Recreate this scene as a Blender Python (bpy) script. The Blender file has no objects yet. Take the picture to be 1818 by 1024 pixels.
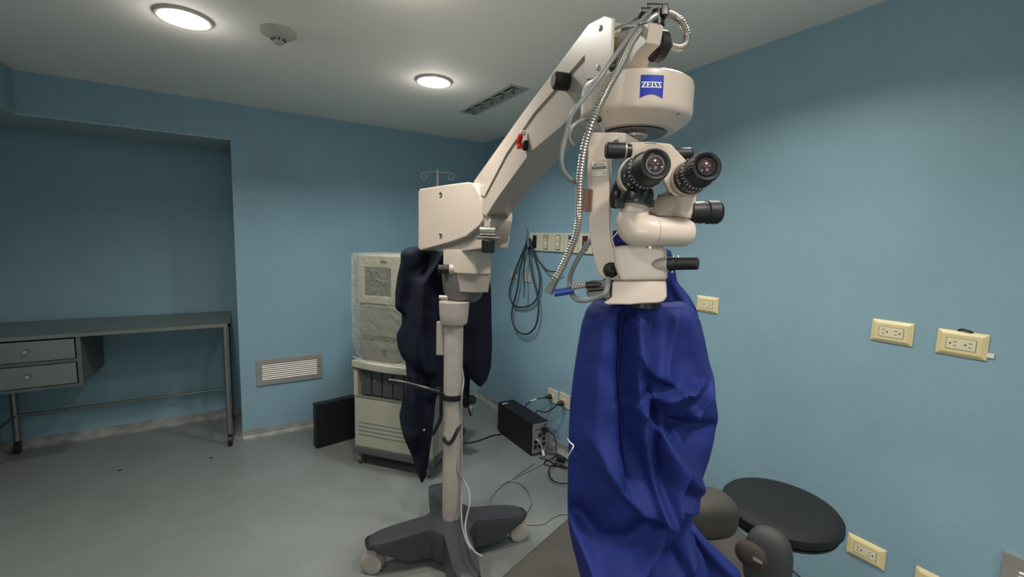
import bpy, bmesh, math, random
from mathutils import Vector, Matrix, noise
random.seed(4)
V = Vector
sin, cos, pi = math.sin, math.cos, math.pi

# ---------------------------------------------------------------- camera
FPX, YAW, PIT, ROL = 784.4, 0.5583, -0.1116, 0.02795
EYE = V((0, 0, 1.55))
FW = V((sin(YAW)*cos(PIT), cos(YAW)*cos(PIT), sin(PIT)))
_r = V((cos(YAW), -sin(YAW), 0)); _u = _r.cross(FW)
RT = _r*cos(ROL) + _u*sin(ROL); UP = -_r*sin(ROL) + _u*cos(ROL)
cam = bpy.data.cameras.new('camera'); camo = bpy.data.objects.new('camera', cam)
bpy.context.scene.collection.objects.link(camo)
cam.sensor_fit = 'HORIZONTAL'; cam.sensor_width = 36; cam.lens = 36*FPX/1818; cam.clip_start = .02
m = Matrix((RT, UP, -FW)).transposed().to_4x4(); m.translation = EYE
camo.matrix_world = m
sc = bpy.context.scene; sc.camera = camo
sc.view_settings.view_transform = 'Standard'; sc.view_settings.look = 'None'
sc.view_settings.gamma = 1; sc.view_settings.use_curve_mapping = False
sc.view_settings.exposure = 0.0

# ---------------------------------------------------------------- world + lights
w = bpy.data.worlds.new('world'); sc.world = w; w.use_nodes = True
w.node_tree.nodes['Background'].inputs[0].default_value = (.55, .6, .65, 1)
w.node_tree.nodes['Background'].inputs[1].default_value = .25

def light(name, kind, loc, power, col, size=.1, aim=None, spread=None):
    l = bpy.data.lights.new(name, kind); l.energy = power; l.color = col
    if kind == 'AREA':
        l.shape = 'DISK'; l.size = size
        if spread: l.spread = spread
    else: l.shadow_soft_size = size
    o = bpy.data.objects.new(name, l); o.location = loc
    if aim is not None: o.rotation_euler = (V(aim)-V(loc)).to_track_quat('-Z', 'Y').to_euler()
    sc.collection.objects.link(o); return o
ZC = 2.43
DOWN = [(-.152, 2.395), (.985, 2.476), (.50, 1.55), (1.2, .85), (-.75, .2), (.5, -.2), (1.1, -1.2), (-.6, -1.4)]
for i, (x, y) in enumerate(DOWN):
    light('downlight_lamp', 'AREA', (x, y, ZC-.03), 11.0 if i < 2 else 10.0, (1, .95, .87) if i != 1 else (.93, .96, 1), .17, (x, y, 0), 2.5)
    # extra point lamp added below each downlight to brighten the ceiling
    light('ceiling_fill', 'POINT', (x, y, ZC-.11), 1.0, (1, .96, .9), .06)
# the phone's own lamp, a few centimetres under the lens
light('phone_flash', 'POINT', EYE - UP*.045 + RT*.004 - FW*.005, 4.8, (1, .92, .83), .004)
# unseen fill lamp added behind the camera to lift walls and ceiling
light('rear_fill', 'AREA', (.3, -2.05, 1.25), 5, (.97, .98, 1), 1.3, (.5, 3, 1.7))

# ---------------------------------------------------------------- materials
def srgb(r, g, b):
    return tuple(((c/255)/12.92 if c/255 <= .04045 else ((c/255+.055)/1.055)**2.4) for c in (r, g, b)) + (1,)
MATS = {}
def mat(name, col, rough=.5, metal=0, var=.0, vscale=6, bump=0, bscale=60, emit=None, spec=.5, alpha=None, trans=0, coat=0):
    if name in MATS: return MATS[name]
    m = bpy.data.materials.new(name); m.use_nodes = True; nt = m.node_tree; b = nt.nodes['Principled BSDF']
    b.inputs['Base Color'].default_value = col; b.inputs['Roughness'].default_value = rough
    b.inputs['Metallic'].default_value = metal; b.inputs['Specular IOR Level'].default_value = spec
    b.inputs['Coat Weight'].default_value = coat
    tc = nt.nodes.new('ShaderNodeTexCoord')
    if var:
        n = nt.nodes.new('ShaderNodeTexNoise'); n.inputs['Scale'].default_value = vscale; n.inputs['Detail'].default_value = 6
        nt.links.new(tc.outputs['Object'], n.inputs['Vector'])
        r = nt.nodes.new('ShaderNodeValToRGB'); e = r.color_ramp.elements
        e[0].position = .3; e[1].position = .7
        e[0].color = tuple(c*(1-var) for c in col[:3])+(1,); e[1].color = tuple(min(1, c*(1+var)) for c in col[:3])+(1,)
        nt.links.new(n.outputs['Fac'], r.inputs['Fac']); nt.links.new(r.outputs['Color'], b.inputs['Base Color'])
    if bump:
        n2 = nt.nodes.new('ShaderNodeTexNoise'); n2.inputs['Scale'].default_value = bscale; n2.inputs['Detail'].default_value = 4
        nt.links.new(tc.outputs['Object'], n2.inputs['Vector'])
        bp = nt.nodes.new('ShaderNodeBump'); bp.inputs['Strength'].default_value = bump; bp.inputs['Distance'].default_value = .004
        nt.links.new(n2.outputs['Fac'], bp.inputs['Height']); nt.links.new(bp.outputs['Normal'], b.inputs['Normal'])
    if emit:
        b.inputs['Emission Color'].default_value = emit[0]; b.inputs['Emission Strength'].default_value = emit[1]
    if trans: b.inputs['Transmission Weight'].default_value = trans
    if alpha is not None: b.inputs['Alpha'].default_value = alpha
    MATS[name] = m; return m
M_WALL = mat('blue_wall_paint', srgb(134, 165, 178), .55, var=.05, vscale=3, bump=.25, bscale=25, spec=.4)
M_CEIL = mat('ceiling_paint', srgb(240, 234, 224), .7, var=.03, vscale=2, bump=.15, bscale=20)
M_SOFF = mat('soffit_paint', srgb(160, 175, 178), .7, var=.03, vscale=2)
M_FLOOR = mat('vinyl_floor', srgb(120, 124, 120), .34, var=.06, vscale=5, bump=.08, bscale=90)
M_COVE = mat('vinyl_cove', srgb(140, 142, 138), .4, var=.28, vscale=14)
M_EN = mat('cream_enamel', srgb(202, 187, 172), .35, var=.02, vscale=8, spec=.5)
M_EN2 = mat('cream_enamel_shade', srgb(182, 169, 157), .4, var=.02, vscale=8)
M_COL = mat('column_enamel', srgb(176, 166, 156), .4, var=.06, vscale=20)
M_GREYP = mat('grey_plastic', srgb(104, 101, 99), .45, var=.05)
M_DKBASE = mat('charcoal_plastic', srgb(58, 58, 62), .45, var=.08, vscale=12, bump=.1)
M_BLK = mat('black_plastic', srgb(22, 21, 22), .35, var=.1)
M_BLKR = mat('black_rubber', srgb(18, 18, 19), .5, var=.1, bump=.1)
M_BLKM = mat('black_case', srgb(17, 17, 19), .5, var=.15, bump=.1, bscale=200)
M_ST = mat('stainless_steel', srgb(152, 150, 142), .35, .85, var=.08, vscale=5)
M_STW = mat('worn_steel', srgb(110, 114, 110), .45, .6, var=.15, vscale=7)
M_ALU = mat('brushed_aluminium', srgb(172, 166, 160), .45, .5, var=.06)
M_CHR = mat('chrome', srgb(215, 212, 205), .15, 1)
M_SAT = mat('satin_metal', srgb(196, 188, 178), .3, .25)
M_COND = mat('steel_conduit', srgb(178, 172, 162), .3, .75)
M_GRC = mat('grey_cable', srgb(128, 130, 130), .4)
M_GRL = mat('pale_grey_tube', srgb(150, 150, 146), .45)
M_WHT = mat('white_print', srgb(225, 225, 222), .5)
M_LBL = mat('paper_label', srgb(232, 222, 208), .6)
M_TXT = mat('grey_print', srgb(70, 68, 66), .6)
M_BADGE = mat('badge_blue', srgb(20, 45, 165), .35)
M_GLS = mat('lens_glass', srgb(60, 40, 40), .05, 0, spec=1, coat=1)
M_LENS = mat('lens_coating', srgb(180, 150, 130), .08, .8)
M_RED = mat('red_plastic', srgb(215, 50, 22), .35)
M_CLAMP = mat('smoky_brown_plastic', srgb(105, 78, 68), .2, spec=.8)
M_IV = mat('ivory_plastic', srgb(222, 206, 156), .4, var=.03)
M_IVI = mat('ivory_insert', srgb(222, 212, 180), .4)
M_STRIP = mat('pale_ivory_plastic', srgb(205, 200, 176), .45, var=.04)
M_SLOT = mat('dark_slot', srgb(30, 26, 24), .6)
M_BLUEPL = mat('blue_plastic', srgb(35, 60, 140), .4)
M_REDD = mat('dark_red_plastic', srgb(82, 34, 38), .4)
M_DRAPE = mat('royal_blue_cloth', srgb(27, 40, 104), .75, var=.06, vscale=5, bump=.15, bscale=30, spec=.25)
M_NAVY = mat('navy_cloth', srgb(24, 27, 40), .85, var=.15, vscale=9, bump=.2, bscale=80, spec=.15)
M_CART = mat('machine_beige', srgb(176, 172, 155), .5, var=.03)
M_CARTD = mat('machine_dark_panel', srgb(72, 72, 72), .4, var=.06)
M_CARTG = mat('machine_grey_panel', srgb(118, 120, 112), .5, var=.05)
M_CARTB = mat('machine_skirt', srgb(88, 88, 90), .5, var=.05)
M_SCR = mat('screen_grey', srgb(52, 62, 66), .3)
M_COUCH = mat('grey_upholstery', srgb(60, 57, 53), .75, var=.16, vscale=9, bump=.25, bscale=60)
M_BOLS = mat('slate_vinyl', srgb(48, 51, 50), .65, var=.08, bump=.15)
M_TEAR = mat('worn_brown_padding', srgb(52, 43, 39), .8, var=.25, vscale=30, bump=.5)
M_SEAT = mat('black_vinyl', srgb(19, 23, 23), .7, var=.08, bump=.1)
M_LAMP = mat('lamp_diffuser', (1, 1, 1, 1), .5, emit=((1, .98, .93, 1), 9))
M_LAMPC = mat('lamp_diffuser_cool', (1, 1, 1, 1), .5, emit=((.9, .95, 1, 1), 9))
M_DETEC = mat('aged_white_plastic', srgb(176, 172, 160), .6, var=.06)
M_VENT = mat('vent_paint', srgb(168, 170, 162), .6, var=.05)
M_DUST = mat('black_debris', srgb(14, 14, 14), .8)
# clear crinkled film
mp = bpy.data.materials.new('clear_plastic_film'); mp.use_nodes = True; nt = mp.node_tree; nt.nodes.clear()
out = nt.nodes.new('ShaderNodeOutputMaterial'); mx = nt.nodes.new('ShaderNodeMixShader'); tr = nt.nodes.new('ShaderNodeBsdfTransparent')
pr = nt.nodes.new('ShaderNodeBsdfPrincipled'); pr.inputs['Base Color'].default_value = srgb(200, 198, 176); pr.inputs['Roughness'].default_value = .16
tcp = nt.nodes.new('ShaderNodeTexCoord'); npn = nt.nodes.new('ShaderNodeTexNoise'); npn.inputs['Scale'].default_value = 13; npn.inputs['Detail'].default_value = 3; npn.inputs['Distortion'].default_value = 1.2
bpn = nt.nodes.new('ShaderNodeBump'); bpn.inputs['Strength'].default_value = 1; bpn.inputs['Distance'].default_value = .02
nt.links.new(tcp.outputs['Object'], npn.inputs['Vector']); nt.links.new(npn.outputs['Fac'], bpn.inputs['Height']); nt.links.new(bpn.outputs['Normal'], pr.inputs['Normal'])
mx.inputs[0].default_value = .3; nt.links.new(tr.outputs[0], mx.inputs[1]); nt.links.new(pr.outputs[0], mx.inputs[2]); nt.links.new(mx.outputs[0], out.inputs[0])
M_FILM = mp

# ---------------------------------------------------------------- survey helpers: points of the room
def ray(px, py): return FW + RT*((px-909)/FPX) - UP*((py-512)/FPX)
def P(px, py, d): return EYE + ray(px, py)*d
def onp(px, py, o, n):
    r = ray(px, py); return EYE + r*((V(o)-EYE).dot(n)/r.dot(n))
def onz(px, py, z): r = ray(px, py); return EYE + r*((z-1.55)/r.z)

# ---------------------------------------------------------------- mesh helpers
def tag(o, label, cat=None, group=None, kind=None):
    if label: o['label'] = label
    if cat: o['category'] = cat
    if group: o['group'] = group
    if kind: o['kind'] = kind
    return o
WL = {}
def thing(name, loc, label, cat, group=None):
    o = bpy.data.objects.new(name, None); o.location = loc; o.empty_display_size = .05
    sc.collection.objects.link(o); WL[o] = V(loc); return tag(o, label, cat, group)
def obj(name, bm, mt, parent=None, smooth=35, label=None):
    bmesh.ops.recalc_face_normals(bm, faces=bm.faces[:])
    xs = [v.co for v in bm.verts]
    lo = V([min(c[i] for c in xs) for i in range(3)]); hi = V([max(c[i] for c in xs) for i in range(3)])
    ctr = (lo+hi)/2; ctr.z = lo.z
    bmesh.ops.translate(bm, vec=-ctr, verts=bm.verts[:])
    me = bpy.data.meshes.new(name); bm.to_mesh(me); bm.free()
    me.materials.append(mt)
    if smooth:
        me.shade_smooth(); me.set_sharp_from_angle(angle=math.radians(smooth))
    o = bpy.data.objects.new(name, me); sc.collection.objects.link(o); WL[o] = ctr
    if parent is not None: o.parent = parent; o.location = ctr - WL[parent]
    else: o.location = ctr
    if label: o['label'] = label
    if smooth == 35:
        wn = o.modifiers.new('weighted_normal', 'WEIGHTED_NORMAL'); wn.keep_sharp = True; wn.weight = 80
    return o
def add(dst, src):
    me = bpy.data.meshes.new('tmp'); src.to_mesh(me); src.free(); dst.from_mesh(me); bpy.data.meshes.remove(me); return dst
def join(*bms):
    b = bms[0]
    for s in bms[1:]: add(b, s)
    return b
def bevel(bm, r, seg=2, ang=25):
    if r <= 0: return bm
    es = [e for e in bm.edges if len(e.link_faces) == 2 and e.calc_face_angle(0) > math.radians(ang)]
    bmesh.ops.bevel(bm, geom=es, offset=r, segments=seg, affect='EDGES', profile=.6, clamp_overlap=True); return bm
def prism(pts, ext, r=0, seg=2):
    "polygon of world points extruded by vector ext"
    bm = bmesh.new(); a = [bm.verts.new(p) for p in pts]; b = [bm.verts.new(V(p)+V(ext)) for p in pts]
    n = len(a); bm.faces.new(a); bm.faces.new(b[::-1])
    for i in range(n): bm.faces.new((a[i], b[i], b[(i+1) % n], a[(i+1) % n]))
    bmesh.ops.recalc_face_normals(bm, faces=bm.faces[:])
    return bevel(bm, r, seg)
X3, Y3, Z3 = V((1, 0, 0)), V((0, 1, 0)), V((0, 0, 1))
def box(c, s, ax=X3, ay=Y3, az=Z3, r=0, seg=2):
    c = V(c); ax, ay, az = V(ax).normalized(), V(ay).normalized(), V(az).normalized()
    h = [V(ax)*s[0]/2, V(ay)*s[1]/2, V(az)*s[2]/2]
    pts = [c-h[0]-h[1]-h[2], c+h[0]-h[1]-h[2], c+h[0]+h[1]-h[2], c-h[0]+h[1]-h[2]]
    return prism(pts, h[2]*2, r, seg)
def bx(x0, x1, y0, y1, z0, z1, r=0): return box(((x0+x1)/2, (y0+y1)/2, (z0+z1)/2), (abs(x1-x0), abs(y1-y0), abs(z1-z0)), r=r)
def frame(d):
    d = V(d).normalized(); u = d.cross(Z3)
    if u.length < 1e-3: u = d.cross(X3)
    u.normalize(); return d, u, u.cross(d).normalized()
def lathe(prof, A, d, n=28, cap=True, knurl=None):
    "prof: list of (t, r) along axis d from A"
    d, u, v = frame(d); A = V(A); bm = bmesh.new(); rings = []
    for k, (t, r) in enumerate(prof):
        if r < 1e-6: rings.append([bm.verts.new(A+d*t)]); continue
        rg = []
        for i in range(n):
            rr = r*(1+(knurl if (knurl and i % 2 and 0 < k < len(prof)-1) else 0))
            a = 2*pi*i/n; rg.append(bm.verts.new(A+d*t+(u*cos(a)+v*sin(a))*rr))
        rings.append(rg)
    for a, b in zip(rings, rings[1:]):
        if len(a) == 1 and len(b) == 1: continue
        for i in range(n):
            j = (i+1) % n
            if len(a) == 1: bm.faces.new((a[0], b[i], b[j]))
            elif len(b) == 1: bm.faces.new((a[i], b[0], a[j]))
            else: bm.faces.new((a[i], b[i], b[j], a[j]))
    if cap:
        for r_ in (rings[0], rings[-1]):
            if len(r_) > 2: bm.faces.new(r_)
    return bm
def rod(A, B, r, n=14, r2=None):
    A, B = V(A), V(B); return lathe([(0, r), ((B-A).length, r if r2 is None else r2)], A, B-A, n)
def knob(A, B, r, bev=.15, n=28, knurl=None):
    A, B = V(A), V(B); L = (B-A).length; e = r*bev
    return lathe([(0, r-e), (e, r), (L-e, r), (L, r-e)], A, B-A, n, knurl=knurl)
def catmull(pts, sub=8):
    pts = [V(p) for p in pts]; o = []; q = [pts[0]*2-pts[1]] + pts + [pts[-1]*2-pts[-2]]
    for i in range(1, len(q)-2):
        p0, p1, p2, p3 = q[i-1:i+3]
        for k in range(sub):
            t = k/sub; o.append(.5*((2*p1)+(p2-p0)*t+(2*p0-5*p1+4*p2-p3)*t*t+(3*p1-p0-3*p2+p3)*t**3))
    o.append(pts[-1]); return o
def tube(pts, r, n=10, smooth=True, sub=8, rf=None, cap=True):
    c = catmull(pts, sub) if smooth else [V(p) for p in pts]
    bm = bmesh.new(); rings = []; u = None; L = 0
    for i, p in enumerate(c):
        t = (c[min(i+1, len(c)-1)]-c[max(i-1, 0)]).normalized()
        if u is None: _, u, _ = frame(t)
        u = (u - t*u.dot(t))
        if u.length < 1e-4: _, u, _ = frame(t)
        u.normalize(); v = t.cross(u)
        if i: L += (p-c[i-1]).length
        rr = r if rf is None else rf(i/(len(c)-1), L)
        rings.append([bm.verts.new(p+(u*cos(2*pi*k/n)+v*sin(2*pi*k/n))*rr) for k in range(n)])
    for a, b in zip(rings, rings[1:]):
        for i in range(n): bm.faces.new((a[i], b[i], b[(i+1) % n], a[(i+1) % n]))
    if cap: bm.faces.new(rings[0]); bm.faces.new(rings[-1])
    return bm
def conduit(pts, r, pitch=.0046, n=14):
    c = catmull(pts, 10); L = [0]
    for a, b in zip(c, c[1:]): L.append(L[-1]+(b-a).length)
    step = pitch/4; m_ = int(L[-1]/step); o = []; j = 0
    for k in range(m_+1):
        s = k*step
        while j < len(L)-2 and L[j+1] < s: j += 1
        f_ = (s-L[j])/max(1e-9, L[j+1]-L[j]); o.append(c[j].lerp(c[j+1], min(1, f_)))
    return tube(o, r, n, smooth=False, rf=lambda t, l: r*(1+.12*sin(2*pi*l/pitch)))
def text(s, origin, ex, ey, h, mt, parent, name='lettering', depth=.0004, align='CENTER', bold=0):
    cu = bpy.data.curves.new('t', 'FONT'); cu.body = s; cu.size = 1; cu.extrude = 0; cu.align_x = align; cu.align_y = 'CENTER'; cu.offset = bold
    o = bpy.data.objects.new('t', cu); sc.collection.objects.link(o)
    dg = bpy.context.evaluated_depsgraph_get(); me = bpy.data.meshes.new_from_object(o.evaluated_get(dg))
    bm = bmesh.new(); bm.from_mesh(me); bpy.data.objects.remove(o); bpy.data.curves.remove(cu); bpy.data.meshes.remove(me)
    ex, ey = V(ex), V(ey); n = ex.cross(ey).normalized()
    for v in bm.verts: v.co = V(origin)+ex*(v.co.x*h)+ey*(v.co.y*h)+n*depth
    if parent is None: return bm
    return obj(name, bm, mt, parent, smooth=0)

# ================================================================= THE ROOM
XR, YB, XN, YN, ZS, XL = 2.0, 3.75, -.01, 4.30, 2.18, -1.42
YF = -2.2
def struct(name, bm, mt, parent=None, label=None): return tag(obj(name, bm, mt, parent, smooth=30), label, kind='structure')
struct('floor', bx(XL-.1, XR+.1, YF, YN+.1, -.1, 0), M_FLOOR)
struct('ceiling', bx(-1.05-.1, XR+.1, YF, YB+.1, ZC, ZC+.1), M_CEIL)
struct('wall_right', bx(XR, XR+.1, YF, YB+.1, .05, ZC), M_WALL)
struct('wall_back', bx(XN, XR, YB, YB+.15, .05, ZC), M_WALL)
# beam face above the niche, beam running towards the camera, low soffit beneath both
struct('wall_beam', join(bx(-1.05, XN, YB, YB+.12, ZS+.012, ZC), bx(-1.17, -1.05, YF, YB+.12, ZS+.012, ZC)), M_WALL)
struct('trim_1', join(bx(XL, XN, YB, YN+.1, ZS, ZS+.012), bx(XL, -1.05, YF, YB, ZS, ZS+.012)), M_SOFF, label='low plastered soffit over the recess')
struct('wall_niche_back', bx(XL-.1, XN+.1, YN, YN+.1, .05, ZS), M_WALL)
struct('wall_niche_side', bx(XN, XN+.06, YB+.15, YN, .05, ZS), M_WALL)
struct('wall_left', bx(XL-.1, XL, YF, YN, .05, ZS), M_WALL)
struct('wall_front', bx(XL-.1, XR+.1, YF-.1, YF, 0, ZC), M_WALL)
def cove(p0, p1, nrm):
    "coved skirting: vinyl swept up the wall"
    p0, p1, n = V(p0), V(p1), V(nrm); prof = [(0, 0), (.05, 0), (.05, .001), (.028, .006), (.013, .02), (.008, .045), (.007, .06), (0, .06)]
    bm = bmesh.new(); A = [bm.verts.new(p0+n*a+Z3*b) for a, b in prof]; B = [bm.verts.new(p1+n*a+Z3*b) for a, b in prof]
    k = len(prof)
    for i in range(k): bm.faces.new((A[i], B[i], B[(i+1) % k], A[(i+1) % k]))
    bm.faces.new(A); bm.faces.new(B[::-1]); return bm
struct('baseboard_right', cove((XR, YF, 0), (XR, YB, 0), (-1, 0, 0)), M_COVE)
struct('baseboard_back', cove((XN, YB, 0), (XR, YB, 0), (0, -1, 0)), M_COVE)
struct('baseboard_niche', cove((XL, YN, 0), (XN, YN, 0), (0, -1, 0)), M_COVE)
struct('baseboard_niche_side', cove((XN, YB, 0), (XN, YN, 0), (-1, 0, 0)), M_COVE)
struct('baseboard_left', cove((XL, YF, 0), (XL, YN, 0), (1, 0, 0)), M_COVE)

# ---- ceiling fittings
def downlight(x, y, label, ml):
    t = thing('recessed_downlight', (x, y, ZC), label, 'ceiling light', 'recessed ceiling downlights')
    obj('trim_ring', lathe([(0, .103), (.006, .105), (.012, .1), (.012, .092), (.004, .09), (.004, .086), (.0, .086)], (x, y, ZC+.0), (0, 0, -1), 48, cap=False), M_SAT, t)
    obj('diffuser', lathe([(0, .087), (.004, .087), (.005, .0)], (x, y, ZC), (0, 0, -1), 48), ml, t)
downlight(*DOWN[0], 'round chrome-rimmed ceiling downlight nearest the recess and smoke detector', M_LAMP)
downlight(*DOWN[1], 'round ceiling downlight beside the slotted ceiling diffuser', M_LAMPC)
t = thing('smoke_detector', (.19, 2.305, ZC), 'round aged white smoke detector between the two ceiling downlights', 'smoke detector')
obj('base_plate', lathe([(0, .072), (.012, .072), (.018, .066), (.03, .045), (.034, .03), (.034, 0)], (.19, 2.305, ZC), (0, 0, -1), 40), M_DETEC, t)
obj('sensor_cap', lathe([(.032, .024), (.048, .022), (.054, .016), (.054, 0)], (.19, 2.305, ZC), (0, 0, -1), 24), M_VENT, t)
obj('vent_slot', join(*[box(V((.19, 2.305, ZC-.04))+V((cos(a), sin(a), 0))*.023, (.006, .012, .007), V((-sin(a), cos(a), 0)), V((cos(a), sin(a), 0))) for a in [i*pi/4 for i in range(8)]]), M_SLOT, t)
t = thing('ceiling_diffuser', (1.43, 2.6, ZC), 'long pale ceiling air diffuser with five adjustable vanes', 'air vent')
x0, x1, y0, y1 = 1.365, 1.49, 2.26, 2.94; zz = ZC-.008
obj('frame', join(bx(x0, x0+.018, y0, y1, zz, ZC), bx(x1-.018, x1, y0, y1, zz, ZC), *[bx(x0+.018, x1-.018, y0+(y1-y0-.018)*i/5, y0+(y1-y0-.018)*i/5+.018, zz, ZC) for i in range(6)]), M_VENT, t)
for i in range(5):
    a = y0+(y1-y0-.018)*i/5+.018; b = y0+(y1-y0-.018)*(i+1)/5; c = (a+b)/2
    obj('vent_opening', bx(x0+.018, x1-.018, a, b, ZC-.0012, ZC-.0002), mat('vent_shade', srgb(60, 62, 60), .7), t)
    obj('vane', box(((x0+x1)/2+.008, c, ZC-.006), (.082, b-a-.03, .003), (cos(.14), 0, sin(.14)), Y3, (-sin(.14), 0, cos(.14))), M_VENT, t)
    obj('adjuster', lathe([(0, .012), (.024, .011), (.026, .008)], (x0+.05, c-.02, ZC-.004), (0, 0, -1), 14), M_GREYP, t)

# ---- grilles
def grille(name, o, ex, n, w_, h_, nl, label, bd=.036):
    "o = lower left corner on the wall, ex along wall, n out of wall"
    o, ex, n = V(o), V(ex), V(n); t = thing(name, o+ex*w_/2, label, 'air vent', 'wall return-air grilles')
    def B(a0, a1, z0, z1, d0, d1, r=0): return box(o+ex*(a0+a1)/2+Z3*(z0+z1)/2+n*(d0+d1)/2, (a1-a0, d1-d0, z1-z0), ex, n, Z3, r=r)
    obj('frame', join(B(0, w_, 0, bd, 0, .012, .002), B(0, w_, h_-bd, h_, 0, .012, .002), B(0, bd, bd, h_-bd, 0, .012, .002), B(w_-bd, w_, bd, h_-bd, 0, .012, .002)), M_ALU, t)
    obj('backing', B(bd, w_-bd, bd, h_-bd, .0005, .002), M_SLOT, t)
    for i in range(nl):
        z = bd+(h_-2*bd)*(i+.5)/nl; c = o+ex*w_/2+Z3*z+n*.0065
        a = .75; obj('louvre', box(c, (w_-2*bd, .013, .0025), ex, n*cos(a)-Z3*sin(a), n*sin(a)+Z3*cos(a)), M_ALUL, t)
    for a in (bd/2, w_-bd/2): obj('screw', lathe([(0, .004), (.002, .003)], o+ex*a+Z3*h_/2+n*.012, n, 10), M_SLOT, t)
M_ALUL = mat('grille_louvre_paint', srgb(235, 228, 218), .5, .0)
grille('wall_grille', (.095, YB, .394), X3, -Y3, .456, .198, 8, 'aluminium louvred return grille low on the back wall')
grille('wall_grille', (XR, .262, .43), (0, -1, 0), (-1, 0, 0), .45, .20, 8, 'aluminium louvred grille low on the right wall, cut by the photo corner')

# ---- duplex sockets on the right wall
def duplex(yc, zc, label, flip=False, tilt=0, w_=.122, h_=.082, group='ivory horizontal duplex sockets on the right wall'):
    c = V((XR, yc, zc)); n = V((-1, 0, 0)); ex = V((0, -cos(tilt), -sin(tilt))); ez = n.cross(ex)*-1
    if ez.z < 0: ez = -ez
    t = thing('wall_socket', c, label, 'socket', group)
    # plate with chamfered sides
    bm = bmesh.new(); lo, hi = [], []
    for a, b in ((-1, -1), (1, -1), (1, 1), (-1, 1)):
        lo.append(c+ex*a*w_/2+ez*b*h_/2); hi.append(c+ex*a*(w_/2-.014)+ez*b*(h_/2-.012)+n*.011)
    md = [l+n*.004 for l in lo]
    vs = [[bm.verts.new(p) for p in q] for q in (lo, md, hi)]
    for q, r_ in zip(vs, vs[1:]):
        for i in range(4): bm.faces.new((q[i], q[(i+1) % 4], r_[(i+1) % 4], r_[i]))
    bm.faces.new(vs[0]); bm.faces.new(vs[2]); bmesh.ops.recalc_face_normals(bm, faces=bm.faces[:])
    obj('plate', bevel(bm, .002, 2, 20), M_IV, t)
    obj('gap', box(c+n*.0112, (.0715, .0006, .0375), ex, n, ez), M_SLOT, t)
    ins = obj('insert', box(c+n*.0118, (.0695, .0018, .0355), ex, n, ez, r=.0008), M_IVI, t)
    for s in (-1, 1):
        q = c+ex*s*.018+n*.0128; sg = -1 if flip else 1
        obj('socket_slots', join(box(q-ex*.004*sg+ez*.0065, (.008, .0006, .0018), ex, n, ez), box(q-ex*.004*sg-ez*.0065, (.0075, .0006, .0018), ex, n, ez),
            lathe([(0, .0026), (.0005, .0026)], q+ex*.007*sg, n, 12)), M_SLOT, ins)
    return t
duplex(.604, 1.254, 'ivory duplex wall socket, left one of the upper pair at the right', False)
t = duplex(.422, 1.250, 'ivory duplex wall socket standing slightly off the wall, right one of the upper pair', True, w_=.122, h_=.084)
obj('wire_end', tube([(XR-.002, .435, 1.292), (XR-.008, .425, 1.299), (XR-.01, .41, 1.297), (XR-.003, .40, 1.293)], .003, 8), M_BLKR, t)
obj('tape_tab', box((XR-.004, .354, 1.228), (.016, .002, .014), Y3, X3, Z3), M_LBL, t, label='white tab poking out behind the plate')
duplex(1.344, 1.251, 'ivory duplex wall socket right beside the blue drape')
duplex(.600, .405, 'ivory duplex wall socket low on the right wall near the stool seat', False)
duplex(.395, .405, 'ivory duplex wall socket lowest on the right wall, cut by the photo bottom', False)

# ---- row of hospital sockets
t = thing('socket_strip', (XR, 2.55, 1.465), 'long pale ivory strip of grouped sockets on the right wall', 'socket')
yy = 2.935; k = 0
M_INS = [M_SLOT, M_IVI, M_IVI, M_IVI, M_REDD, M_IVI, M_IVI]
while yy > 1.95 and k < 7:
    wd = .148; c = V((XR, yy-wd/2, 1.534))
    bm = box(c-X3*.008, (wd-.003, .016, .137), Y3, X3, Z3, r=.004)
    pl = obj('panel_plate', bm, M_STRIP, t)
    obj('outlet', box(c-X3*.0175, (.052, .004, .10), Y3, X3, Z3, r=.001), M_INS[k], pl)
    if k in (1, 2, 3):
        mm = {1: mat('worn_tan_plastic', srgb(190, 160, 110), .5), 2: M_IVI, 3: M_BLUEPL}[k]
        obj('outlet_tab', box(c-X3*.020+Z3*.036, (.042, .003, .024), Y3, X3, Z3), mm, pl)
        obj('outlet_rim', join(*[box(c-X3*.0196+V((0, a*.026, 0)), (.003, .002, .104), Y3, X3, Z3) for a in (-1, 1)], *[box(c-X3*.0196+V((0, 0, a*.052)), (.055, .002, .003), Y3, X3, Z3) for a in (-1, 1)]), M_SLOT, pl)
        for s in (-.028, .012):
            obj('outlet_holes', join(*[box(c-X3*.0198+V((0, a*.011, s+b)), (.005, .002, .011), Y3, X3, Z3) for a in (-1, 1) for b in (0,)], lathe([(0, .004), (.001, .004)], c-X3*.0195+V((0, 0, s-.013)), -X3, 10)), M_SLOT, pl)
    if k == 4: obj('outlet_tab', box(c-X3*.021, (.02, .006, .03), Y3, X3, Z3, r=.002), M_GREYP, pl)
    yy -= wd; k += 1
# small blank plates
for (yc, zc, lb) in ((3.18, 1.25, 'small white blank plate on the right wall left of the coiled hose'), (2.96, 1.24, 'small white blank plate behind the coiled hose')):
    t = thing('blank_plate', (XR, yc, zc-.035), lb, 'wall plate', 'small blank plates')
    obj('plate', box((XR-.004, yc, zc), (.10, .008, .07), Y3, X3, Z3, r=.003), M_DETEC, t)
    obj('screw', lathe([(0, .004), (.001, .003)], (XR-.008, yc, zc), -X3, 8), M_GREYP, t)

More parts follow.
